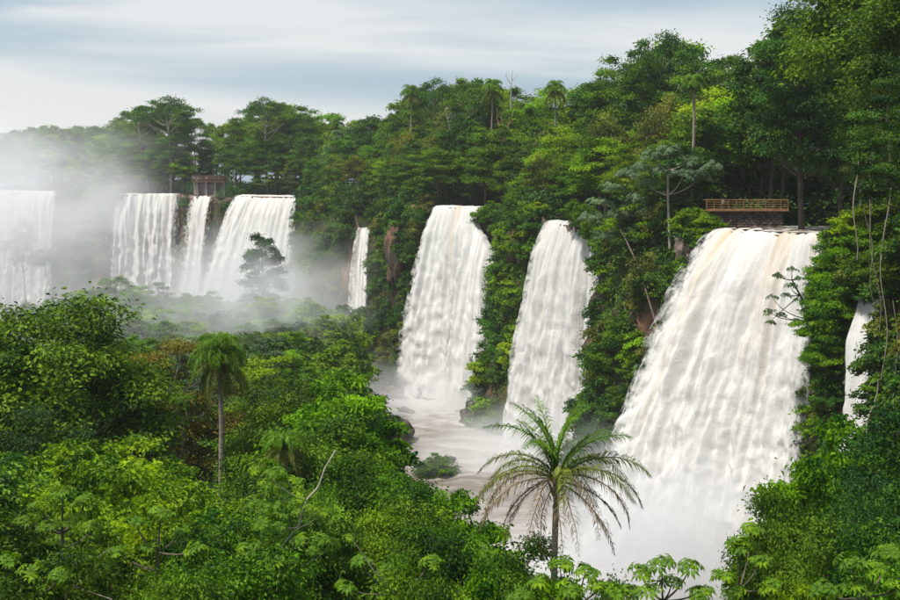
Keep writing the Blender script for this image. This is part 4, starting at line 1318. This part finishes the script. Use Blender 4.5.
def cecropia(base, tips, label, leafset, lsz=1.0, per=9, r0=.09, seed=0, spread=.55, mat='bark', name='cecropia_tree', cat='tree', group=None, fork=None, tint=(1, 1, 1)):
    """base: world point; tips: world points where leaf whorls sit; fork: shared branching points"""
    r = np.random.default_rng(seed)
    base = np.array(base)
    root = empty(name, base)
    tag(root, label, cat, group)
    mb = MB()
    T = [np.array(t) - base for t in tips]
    top = np.mean(T, axis=0)
    fk = [np.array(f) - base for f in (fork or [])] or [top * .5 + np.array([r.normal() * .2, 0, 0]), top - np.array([0, 0, 2.2]) * lsz, top - np.array([0, 0, 1.1]) * lsz]
    pts = [np.zeros(3)] + fk
    path = np.array(pts)
    fine = [path[0] - np.array([0, 0, 1.0])]
    for a, b in zip(path[:-1], path[1:]):
        for q in np.linspace(0, 1, 6)[:-1] + .02: fine.append(a * (1 - q) + b * q)
    fine.append(path[-1])
    fine = np.array(fine); fine[1:-1] = (fine[:-2] + fine[1:-1] * 2 + fine[2:]) / 4
    tube(mb, fine, np.linspace(r0 * 1.4, r0 * .7, len(fine)), 6)
    for t in T:
        f = fk[int(np.argmin([np.linalg.norm(t - q) + (0 if t[2] > q[2] else 3) for q in fk]))]
        m = (f + t) / 2 + np.array([(t - f)[0] * .25, (t - f)[1] * .25, -.15 * np.linalg.norm(t - f)])
        tube(mb, bez(f, m, t, 8), np.linspace(r0 * .65, r0 * .22, 8), 5)
    me = mb.mesh('branches_' + name, True); me.materials.append(M[mat])
    link('trunk', me, root)
    for t in T:
        for k in range(per):
            lf = link('leaf', leafset[int(r.integers(len(leafset)))], root)
            a = k * 2.4 + r.uniform(0, 1)
            rad = spread * (.25 + .75 * math.sqrt((k + .5) / per))
            lf.location = t + np.array([math.cos(a) * rad, math.sin(a) * rad, .12 - rad * .25 + r.normal() * .10 * lsz + (.35 * lsz * r.uniform(-1, 1) if per > 13 else 0)])
            lf.rotation_euler = (r.normal() * .25 + math.sin(a) * -.6, r.normal() * .25 + math.cos(a) * .6, 0)
            s = lsz * r.uniform(.75, 1.15)
            lf.scale = (s, s, s)
            lf.color = (*tint, 1)
    return root
def tipsW(lst, d, j=1.2, seed=0):
    r = np.random.default_rng(seed)
    return [W(px, py, d + r.normal() * j) for px, py in lst]
def gbase(px, d):
    p = W(px, 300, d)
    return (p.x, d, ground_z(p.x, d))
cecropia(gbase(652, 36), tipsW([(640, 570), (662, 562), (690, 566), (672, 582), (650, 590), (700, 590), (630, 592)], 36), 'lobed-leaf cecropia top at the bottom edge in front of the white water', CL, .62, 8, .06, 1, 0.34)
cecropia(gbase(590, 34), tipsW([(560, 566), (585, 572), (600, 585), (540, 582), (570, 590), (612, 592), (520, 596)], 34), 'lobed-leaf cecropia at the bottom edge under the foreground palm', CL, .62, 9, .06, 2, 0.34)
cecropia(gbase(745, 38), tipsW([(722, 575), (740, 545), (760, 560), (735, 590), (768, 585), (700, 598), (752, 528)], 38), 'lobed-leaf cecropia rising left of the lower right trees', CL, .62, 9, .06, 3, 0.34)
cecropia(gbase(840, 34), tipsW([(850, 560), (875, 568), (890, 552), (860, 585), (825, 590), (900, 585)], 34), 'lobed-leaf cecropia in the lower right corner', CL, .62, 10, .06, 4, 0.36, tint=(.9, .95, 1))
cecropia(gbase(285, 47), tipsW([(268, 470), (262, 495), (288, 480), (300, 500), (270, 520), (252, 545), (320, 512), (335, 540), (310, 540), (282, 560)], 47), 'cecropia with a white curving branch right of the tall palm', CL, .7, 16, .04, 5, 0.7, 'bark_pale',
         fork=[W(272, 575, 47), W(280, 548, 47), W(298, 528, 47), W(306, 500, 47), W(318, 488, 47), W(325, 468, 47), W(336, 450, 47)])
cecropia(gbase(70, 48), tipsW([(40, 505), (62, 490), (85, 500), (75, 520), (50, 525), (25, 520), (95, 525), (60, 540)], 48), 'cecropia with big pale leaf whorls at the lower left', CL, .62, 10, .09, 6, 0.44, tint=(1.1, 1.05, 1.1))
cecropia(gbase(160, 44), tipsW([(135, 520), (160, 512), (180, 530), (150, 545), (195, 548), (120, 550)], 44), 'cecropia with lobed leaves at the bottom left of the centre', CL, .62, 9, .08, 7, 0.40)
cecropia(gbase(15, 40), tipsW([(8, 560), (30, 570), (45, 585), (0, 590), (60, 575)], 40), 'cecropia filling the bottom left corner', CL, .62, 9, .08, 8, 0.40)
cecropia(gbase(395, 44), tipsW([(360, 560), (385, 570), (410, 585), (430, 560), (345, 585), (450, 590)], 44), 'cecropia at the bottom edge left of the foreground palm', CL, .62, 9, .08, 9, 0.40)
# grey-green cecropias on the cliff edge by the platform
def cliffp(px, d, z): 
    p = W(px, 300, d); return (p.x, d, z)
cecropia(cliffp(676, 190, -14), tipsW([(652, 152), (668, 148), (640, 165), (662, 168), (684, 172), (690, 158), (648, 182), (700, 175), (712, 165)], 189, 1.5), 'pale-trunked cecropia with grey-green whorls left of the viewing platform', CLG, 1.5, 26, .2, 10, 1.8, 'bark_pale',
         fork=[W(670, 250, 190), W(668, 195, 190), W(668, 170, 190)])
cecropia(cliffp(660, 186, -16), tipsW([(612, 185), (628, 172), (600, 200), (590, 215), (640, 196), (618, 210), (634, 218), (604, 232), (650, 210)], 205, 3), 'spreading grey-green cecropia overhanging the straight waterfall', CLG, 1.6, 30, .14, 11, 2.3)
# slanting pale branch hanging over the big fall
cecropia(W(822, 345, 150), tipsW([(792, 268), (800, 278), (778, 275), (772, 296), (786, 294), (800, 300), (770, 322), (780, 314), (798, 320), (790, 285), (768, 310)], 149, 1.0), 'thin pale branch with dark leaves reaching out over the largest waterfall', [CLG[0], CL[0]], 1.0, 6, .12, 12, .7,
         fork=[W(812, 320, 150), W(800, 295, 149.5), W(792, 280, 149)], tint=(.45, .55, .45))
# slanted bare limb in the near foliage
def bare_tree(pts_list, label, mat, r0, name='bare_tree', cat='tree', sub=()):
    base = np.array(pts_list[0][0])
    root = empty(name, base)
    tag(root, label, cat)
    mb = MB()
    for i, pl in enumerate(pts_list):
        P = np.array(pl) - base
        n = 14
        u = np.linspace(0, len(P) - 1, n)
        Q = np.stack([np.interp(u, np.arange(len(P)), P[:, k]) for k in range(3)], 1)
        Q[1:-1] = (Q[:-2] + 2 * Q[1:-1] + Q[2:]) / 4
        Q[1:-1] += rng.normal(size=(n - 2, 3)) * r0 * .25
        tube(mb, Q, np.linspace(r0 if i == 0 else r0 * .55, r0 * .18, n), 6)
    me = mb.mesh(name, True); me.materials.append(M[mat])
    link('branch', me, root)
    return root
bare_tree([[W(400, 600, 40), W(375, 572, 40), W(350, 535, 40)], [W(385, 582, 40), W(372, 560, 40)]], 'bare slanting brown branch at the bottom centre of the near canopy', 'palm_bark', .042, 'fallen_branch', 'branch')
bare_tree([[W(112, 600, 42), W(70, 585, 42), W(45, 548, 42)], [W(75, 588, 42), W(100, 555, 42), (W(112, 548, 42))]], 'thin forked bare branch at the bottom left', 'palm_bark', .032, 'fallen_branch', 'branch')
bare_tree([[W(162, 322, 280), W(163, 300, 280), W(166, 286, 280)], [W(164, 296, 280), W(170, 288, 280), W(172, 279, 280)], [W(163, 298, 280), W(157, 288, 280), W(152, 283, 280)], [W(165, 290, 280), W(163, 282, 280), W(160, 277, 280)]], 'leafless grey tree poking out of the misty treetops', 'bark_pale', .22)
bare_tree([[W(504, 150, 310), W(504, 128, 310), W(500, 112, 310)], [W(504, 135, 310), W(510, 122, 310), W(509, 113, 310)], [W(503, 130, 310), W(497, 120, 310), W(498, 108, 310)], [W(506, 128, 310), W(514, 118, 310)]], 'reddish dead tree among the forest right of the central palm', 'timber_red', .4)
bare_tree([[W(511, 110, 330), W(511, 90, 330), W(513, 70, 330)], [W(511, 84, 330), W(506, 76, 330), W(507, 71, 330)], [W(512, 80, 330), W(518, 75, 330)]], 'thin leafless treetop poking above the skyline', 'bark_pale', .2)
bare_tree([[W(672, 176, 189), W(683, 172, 189), W(694, 158, 189)], [W(683, 172, 189), W(700, 172, 189), W(706, 168, 189)]], 'white slanting bare limb left of the viewing platform', 'bark_pale', .16, 'bare_tree')

# hanging vines on the right
for k, (px, y0, y1, d) in enumerate([(868, 60, 200, 128), (880, 50, 230, 124), (858, 150, 260, 132), (872, 190, 330, 126), (885, 230, 380, 122), (890, 90, 260, 118), (864, 205, 300, 130), (893, 300, 440, 116), (878, 380, 460, 118)]):
    a, b = W(px, y0, d), W(px + random.uniform(-12, 12), y1, d - 1)
    mb = MB()
    n = 20
    t = np.linspace(0, 1, n)[:, None]
    P = np.array(a) * (1 - t) + np.array(b) * t
    P = P + np.stack([np.sin(t[:, 0] * 5 + k) * .5, np.cos(t[:, 0] * 4) * .3, 0 * t[:, 0]], 1) * (t[:, 0] * (1 - t[:, 0]) * 4)[:, None]
    r0 = P[0].copy()
    tube(mb, P - r0, np.full(n, .035 + .02 * (k % 3)), 5)
    me = mb.mesh('vine', True); me.materials.append(M['palm_bark'])
    o = link('hanging_vine', me)
    o.location = r0
    tag(o, ['pale', 'thicker pale', 'thick pale'][k % 3] + ' vine hanging in front of the right-hand trees, ' + ['high', 'highest', 'upper middle', 'middle', 'lower middle', 'by the right edge, high', 'left of the others', 'low by the right edge', 'lowest'][k], 'vine', 'vines hanging at the right edge')

# ---- platforms ------------------------------------------------------
def near_platform():
    pL, pR = W(709, 212, 187.5), W(785, 212, 187.5)
    root = empty('viewing_platform', (pL.x, 187.5, .3))
    tag(root, 'wooden railed viewing platform on a stone wall above the largest waterfall', 'platform')
    o = np.array([pL.x, 187.5, .3])
    x0, x1 = 0, pR.x - pL.x
    wallh = W(750, 211, 187.5).z - .3
    mb = MB(); box(mb, (x1 / 2 + .2, 1.2, wallh / 2 - .4), (x1 - 1.0, 2.0, wallh + .8))
    wl = link('wall', mb.mesh('wall_core'), root, M['mortar'])
    mb = MB()
    z = -.5
    while z < wallh - .12:
        hrow = random.uniform(.28, .5)
        x = x0 + .65
        while x < x1 - .3:
            wd = random.uniform(.35, .9)
            wd = min(wd, x1 - .28 - x)
            if wd < .15: break
            hh = min(hrow, wallh - z)
            V = np.array([[x + .03, .15, z + .03], [x + wd - .03, .15, z + .03], [x + wd - .03, .15, z + hh - .03], [x + .03, .15, z + hh - .03]])
            V[:, 0] += rng.normal(size=4) * .025; V[:, 2] += rng.normal(size=4) * .025
            Fv = V.copy(); Fv[:, 1] = .2 - random.uniform(.08, .2)
            c = Fv.mean(0); Fv = c + (Fv - c) * .82
            VV = np.vstack([V + [0, .05, 0], Fv])
            mb.add(VV, Q=[[4, 5, 6, 7], [0, 1, 5, 4], [1, 2, 6, 5], [2, 3, 7, 6], [3, 0, 4, 7]], tone=np.full(8, random.uniform(.05, 1)))
            x += wd
        z += hrow
    st = link('stone', mb.mesh('wall_stones'), wl, M['stone']); st['kind'] = 'stuff'
    mb = MB(); box(mb, (x1 / 2, 1.3, wallh + .09), (x1 + 1.0, 3.0, .16))
    link('deck', mb.mesh('deck'), root, M['timber'])
    mb = MB(); box(mb, (x1 / 2, -.24, wallh + .14), (x1 + 1.0, .07, .30))
    link('fascia_board', mb.mesh('fascia'), root, M['timber'])
    pm = MB(); box(pm, (0, 0, .78), (.13, .13, 1.56)); pm = pm.mesh('post'); pm.materials.append(M['timber'])
    n = 12
    for k in range(n):
        p_ = link('post', pm, root); p_.location = (x0 - .4 + (x1 + .8) * k / (n - 1), -.12, wallh + .17)
    for zz, th in ((1.52, .12), (1.18, .07), (.84, .07), (.46, .07), (.18, .07)):
        mb = MB(); box(mb, (x1 / 2, -.20 if th < .1 else -.13, wallh + .17 + zz), (x1 + .95, .05 if th < .1 else .2, th))
        link('rail', mb.mesh('rail'), root, M['timber'])
    # return rail on the left going back
    mb = MB(); box(mb, (x0 - .45, 1.4, wallh + .17 + 1.5), (.1, 2.8, .1)); link('rail', mb.mesh('rail'), root, M['timber'])
    mb = MB(); box(mb, (x1 + .45, 1.4, wallh + .17 + 1.5), (.1, 2.8, .1)); link('rail', mb.mesh('rail'), root, M['timber'])
    return root, wallh
_, WH = near_platform()

def far_deck():
    d = 474
    pL, pR = W(192, 182, d), W(228, 182, d)
    root = empty('viewing_deck', (pL.x, d, 0))
    tag(root, 'far reddish walkway deck with railing on a pale pier above the falls', 'walkway')
    x1 = pR.x - pL.x
    zd = W(200, 181.5, d).z
    mb = MB(); box(mb, (x1 / 2, 2, zd), (x1, 4, .4)); link('deck', mb.mesh('deck'), root, M['timber_red'])
    pm = MB(); box(pm, (0, 0, 1.0), (.3, .3, 2.0)); pm = pm.mesh('post'); pm.materials.append(M['timber_red'])
    for k in range(9):
        p_ = link('post', pm, root); p_.location = (x1 * k / 8, .1, zd + .2)
    for zz in (1.95, 1.3, .7):
        mb = MB(); box(mb, (x1 / 2, -.12, zd + .2 + zz), (x1 + .3, .12, .22)); link('rail', mb.mesh('rail'), root, M['timber_red'])
    cm = MB(); box(cm, (0, 0, -zd / 2 - .2 + zd / 2 - (zd + 1.5) / 2), (.9, 1.5, zd + 1.1)); cm = cm.mesh('pier'); cm.materials.append(M['concrete'])
    for k in range(4):
        p_ = link('pier', cm, root); p_.location = (x1 * (k + .5) / 4, 1.6, zd + .4)
    mb = MB(); box(mb, (x1 * .45, 3.2, zd * .45), (x1 * .9, 1.0, zd * .85)); link('back_wall', mb.mesh('back_wall'), root, M['concrete'])
    return zd
ZD = far_deck()

# ---- people: tiny figures on the decks --------------------------------
def person_mesh(name, arm=0.3, seed=0):
    """one skinned body, 1.7 m tall, facing -Y"""
    V = [(0, 0, .95), (0, 0, 1.18), (0, 0, 1.40), (0, 0, 1.50), (0, -.01, 1.60), (0, -.01, 1.69),
         (.10, 0, .90), (.11, -.02, .50), (.11, .02, .08), (.11, -.12, .04), (-.10, 0, .90), (-.11, -.02, .50), (-.11, .02, .08), (-.11, -.12, .04),
         (.19, 0, 1.38), (.26, .02, 1.12), (.24, -.18 * arm * 2, .92), (-.19, 0, 1.38), (-.26, .02, 1.12), (-.24, -.18 * arm * 2, .92)]
    E = [(0, 1), (1, 2), (2, 3), (3, 4), (4, 5), (0, 6), (6, 7), (7, 8), (8, 9), (0, 10), (10, 11), (11, 12), (12, 13), (2, 14), (14, 15), (15, 16), (2, 17), (17, 18), (18, 19)]
    R = [.13, .12, .13, .055, .09, .07, .085, .06, .04, .035, .085, .06, .04, .035, .06, .042, .03, .06, .042, .03]
    me = bpy.data.meshes.new(name)
    me.from_pydata(V, E, [])
    o = bpy.data.objects.new(name, me)
    COL.objects.link(o)
    m = o.modifiers.new('skin', 'SKIN')
    sv_ = me.skin_vertices[0].data if len(me.skin_vertices) else None
    if sv_ is None:
        bm = bmesh.new(); bm.from_mesh(me); bm.verts.layers.skin.verify(); bm.to_mesh(me); bm.free()
        sv_ = me.skin_vertices[0].data
    for q, rr in zip(sv_, R): q.radius = (rr, rr)
    sv_[0].use_root = True
    o.modifiers.new('sub', 'SUBSURF').levels = 1
    dg = bpy.context.evaluated_depsgraph_get()
    me2 = bpy.data.meshes.new_from_object(o.evaluated_get(dg))
    bpy.data.objects.remove(o)
    me2.name = name
    for p in me2.polygons: p.use_smooth = True
    return me2
skin = flat_mat('skin', (.42, .26, .18))
PM = person_mesh('person_body')
def person(loc, shirt, trousers, label, rz=0):
    me = PM.copy()
    for m_ in (skin, flat_mat('shirt', shirt), flat_mat('trousers', trousers), flat_mat('hair', (.03, .02, .015))): me.materials.append(m_)
    for p in me.polygons:
        c = p.center
        if c.z < .93: p.material_index = 2 if c.z > .07 and abs(c.x) < .2 or c.z <= .07 else 0
        elif c.z < 1.46: p.material_index = 1 if not (abs(c.x) > .2 and c.z < 1.1) else 0
        elif c.z > 1.62 or (c.y > .03 and c.z > 1.52): p.material_index = 3
        else: p.material_index = 0
    o = link('person', me)
    o.location = loc; o.rotation_euler = (0, 0, rz)
    tag(o, label, 'person', 'people at the viewpoints')
    return o
p = W(207, 172, 476); person((p.x, 475.5, ZD + .2), (.85, .85, .85), (.1, .1, .14), 'person in a white top on the far reddish deck')
p = W(274, 180, 453); person((p.x, 453, p.z - .2), (.85, .82, .8), (.12, .1, .1), 'person in a pale top in the dark gap above the wide waterfall, left of two')
p = W(280, 180, 453); person((p.x, 453, p.z - .2), (.8, .7, .7), (.1, .1, .1), 'person in a pinkish top in the dark gap above the wide waterfall, right of two')
p = W(723, 200, 188.8); person((p.x, 188.8, .3 + WH + .17), (.45, .6, .68), (.1, .1, .12), 'person in a pale blue top behind the railing of the near platform')

# ---- bird --------------------------------------------------------------
def bird():
    p = W(66, 301, 75)
    root = empty('bird', p, .5, .6)
    tag(root, 'small dark bird flying in front of the misty treetops on the left', 'bird')
    mb = MB()
    t = np.linspace(0, 1, 10)
    P = np.stack([0 * t, (t - .5) * .6, .05 * np.sin(t * 3)], 1)
    tube(mb, P, np.array([.01, .05, .06, .09, .11, .12, .11, .08, .05, .02]), 8)
    T_ = []
    V = np.array([[0, .25, 0], [-.13, .5, .01], [0, .53, 0], [.13, .5, .01], [0, .25, .03]])
    mb.add(V, T=[[0, 1, 2], [0, 2, 3], [4, 2, 1], [4, 3, 2]])
    me = mb.mesh('bird_body', True)
    mt = flat_mat('feathers', (.012, .014, .014)); me.materials.append(mt)
    link('body', me, root)
    for s in (1, -1):
        m2 = MB()
        V = []
        for i, (x, y0, y1, z) in enumerate([(.06, -.12, .12, .03), (.3, -.16, .14, .16), (.52, -.08, .16, .22), (.7, .05, .18, .2)]):
            V += [[s * x, y0, z], [s * x, (y0 + y1) / 2, z + .025], [s * x, y1, z]]
        Q = []
        for i in range(3):
            for j in range(2): Q.append([i * 3 + j, i * 3 + j + 1, i * 3 + j + 4, i * 3 + j + 3])
        V = np.array(V)
        V2 = V - [0, 0, .012]
        m2.add(np.vstack([V, V2]), Q=Q + [[a + 12, d + 12, c + 12, b + 12] for a, b, c, d in Q])
        mm2 = m2.mesh('wing'); mm2.materials.append(mt)
        link('wing', mm2, root)
bird()

# ---- mist and haze ------------------------------------------------------
def mist(loc, s, dens, label, nscale=2.0, thr=.35, seed=0.0, low=0.0, rz=0.0):
    bm = bmesh.new(); bmesh.ops.create_icosphere(bm, subdivisions=3, radius=1.0)
    me = bpy.data.meshes.new('mist'); bm.to_mesh(me); bm.free()
    me.materials.append(mist_mat('mist', dens, nscale, thr, seed=seed, low=low))
    o = link('mist', me); o.location = loc; o.scale = s; o.rotation_euler = (0, 0, rz)
    tag(o, label, 'mist', 'spray rising from the falls', 'stuff')
mist((-175, 430, -6), (105, 70, 52), .034, 'thick spray drifting over the far left falls', 3.0, .40, 3.0)
mist((-70, 425, -30), (50, 40, 26), .020, 'lower spray in front of the wide slanting waterfall', 2.6, .40, 23.0)
mist((-44, 268, -24), (30, 52, 21), .034, 'drifting spray veiling the slope left of the pool', 3.0, .42, 17.0)
mist((-48, 335, -24), (40, 40, 26), .024, 'thin spray drifting over the misty slope below the far falls', 2.4, .42, 7.0)
mist((-72, 225, -20), (48, 48, 18), .009, 'faint mist over the wooded hill on the left', 2.6, .36, 29.0)
mist((-24, 300, -42), (20, 26, 10), .03, 'low spray at the foot of the thin trickle', 2.0, .36, 9.0)
mist((-4, 274, -43), (28, 18, 11), .10, 'spray at the foot of the central waterfall', 2.0, .33, 11.0, .6)
mist((13, 224, -43), (26, 17, 12), .11, 'spray at the foot of the straight waterfall', 2.0, .33, 13.0, .6)
mist((23, 150, -42), (27, 16, 23), .20, 'dense spray boiling up at the foot of the largest waterfall', 2.6, .36, 15.0, .7)
# haze
mb = MB(); box(mb, (-150, 300, -4), (1700, 800, 100))
hz = link('haze', mb.mesh('haze'))
hm, t_, N_, L_ = newmat('haze')
o_ = N_('ShaderNodeOutputMaterial'); v_ = N_('ShaderNodeVolumePrincipled')
v_.inputs['Density'].default_value = 0.00009; v_.inputs['Color'].default_value = (.93, .96, 1, 1)
L_(v_.outputs[0], o_.inputs['Volume'])
hz.data.materials.append(hm)
tag(hz, 'pale haze in the air over the gorge', 'haze', kind='stuff')

# ---- labels of the many -------------------------------------------------
TONE = {'leaf_mid': 'mid-green', 'leaf_dark': 'dark green', 'leaf_bright': 'bright green', 'leaf_olive': 'olive', 'leaf_grey': 'grey-green'}
def shape_word(key):
    for k, v in (('umbrella', 'flat-crowned'), ('layered', 'tiered'), ('column', 'narrow'), ('shrub', 'bushy')):
        if k in key: return v
    return 'round-crowned'
BANDS = [(-999, 66, 'leftmost waterfall'), (66, 185, 'broad misty waterfall'), (185, 236, 'far deck'), (236, 303, 'slanting waterfall'), (303, 434, 'thin trickle'),
         (434, 502, 'central waterfall'), (502, 546, 'green spur'), (546, 606, 'straight waterfall'), (606, 706, 'pale-trunked cecropia'),
         (706, 790, 'viewing platform'), (790, 1999, 'right-hand cliff')]
def band(px):
    for a, b, n_ in BANDS:
        if a <= px < b: return n_
todo = {}
for r_ in RECS:
    o = r_['o']
    x, y, z = o.location
    px, py = PX(x, y, z + r_['H'] * .8)
    if r_['group']: o['group'] = r_['group']
    if r_['label']:
        o['label'] = r_['label']; continue
    tone, shp = TONE[PROTO[r_['key']]['leafmat']], shape_word(r_['key'])
    if r_['name'] in ('cliff_shrub', 'shrub'):
        h = 'high' if z > -8 else 'fairly high' if z > -19 else 'half way up' if z > -31 else 'low'
        pl = f'{h} by the {band(px)}'
        L0 = f'{tone} shrub {pl}' if r_['group'] != 'bushes on the misty slope' else f'{tone} bush on the misty slope, ' + ('far rows' if y > 270 else 'middle rows' if y > 215 else 'near rows')
    elif r_['group'] == cliff_groups:
        b = 'at the cliff edge' if y < float(np.interp(px, [q[0] for q in LIP], [q[1] for q in LIP])) + 10 else 'in the forest' if py > np.interp(px, SX, SYv) + 25 else 'on the skyline'
        L0 = f'{tone} {shp} tree {b} by the {band(px)}'
    elif r_['group'] == mid:
        row = 'far' if y > 265 else 'middle' if y > 215 else 'near'
        L0 = f'hazy {tone} {shp} tree on the misty slope, {row} rows'
    elif r_['group'] == RC:
        L0 = f'{tone} {shp} tree high above the right-hand cliff'
    else:
        pl = 'at the lower right' if px > 700 else 'around the foreground palm' if px > 400 else 'between the two large palms' if px > 235 else 'at the lower left'
        dp = 'upper' if y > 80 else 'middle' if y > 55 else 'front'
        L0 = f'{tone} {shp} tree in the {dp} canopy {pl}'
    sz_ = 'tall ' if r_['H'] > 22 else 'short ' if r_['H'] < 15 and 'shrub' not in r_['name'] else 'small ' if r_['H'] < 4.2 else 'large ' if r_['H'] > 5.6 and 'shrub' in r_['name'] else ''
    todo.setdefault(sz_ + L0, []).append((px, o))
ORD = ['leftmost'] + [w_ + ' from left' for w_ in 'second third fourth fifth sixth seventh eighth ninth tenth eleventh twelfth thirteenth fourteenth fifteenth sixteenth seventeenth eighteenth nineteenth twentieth twenty-first twenty-second twenty-third twenty-fourth twenty-fifth'.split()]
for L0, lst in todo.items():
    lst.sort(key=lambda q: q[0])
    n = len(lst)
    for i, (px, o) in enumerate(lst):
        if n == 1: o['label'] = L0
        elif n <= 25: o['label'] = L0 + ', ' + (ORD[i] if i < n - 1 else 'rightmost')
        else: o['label'] = L0
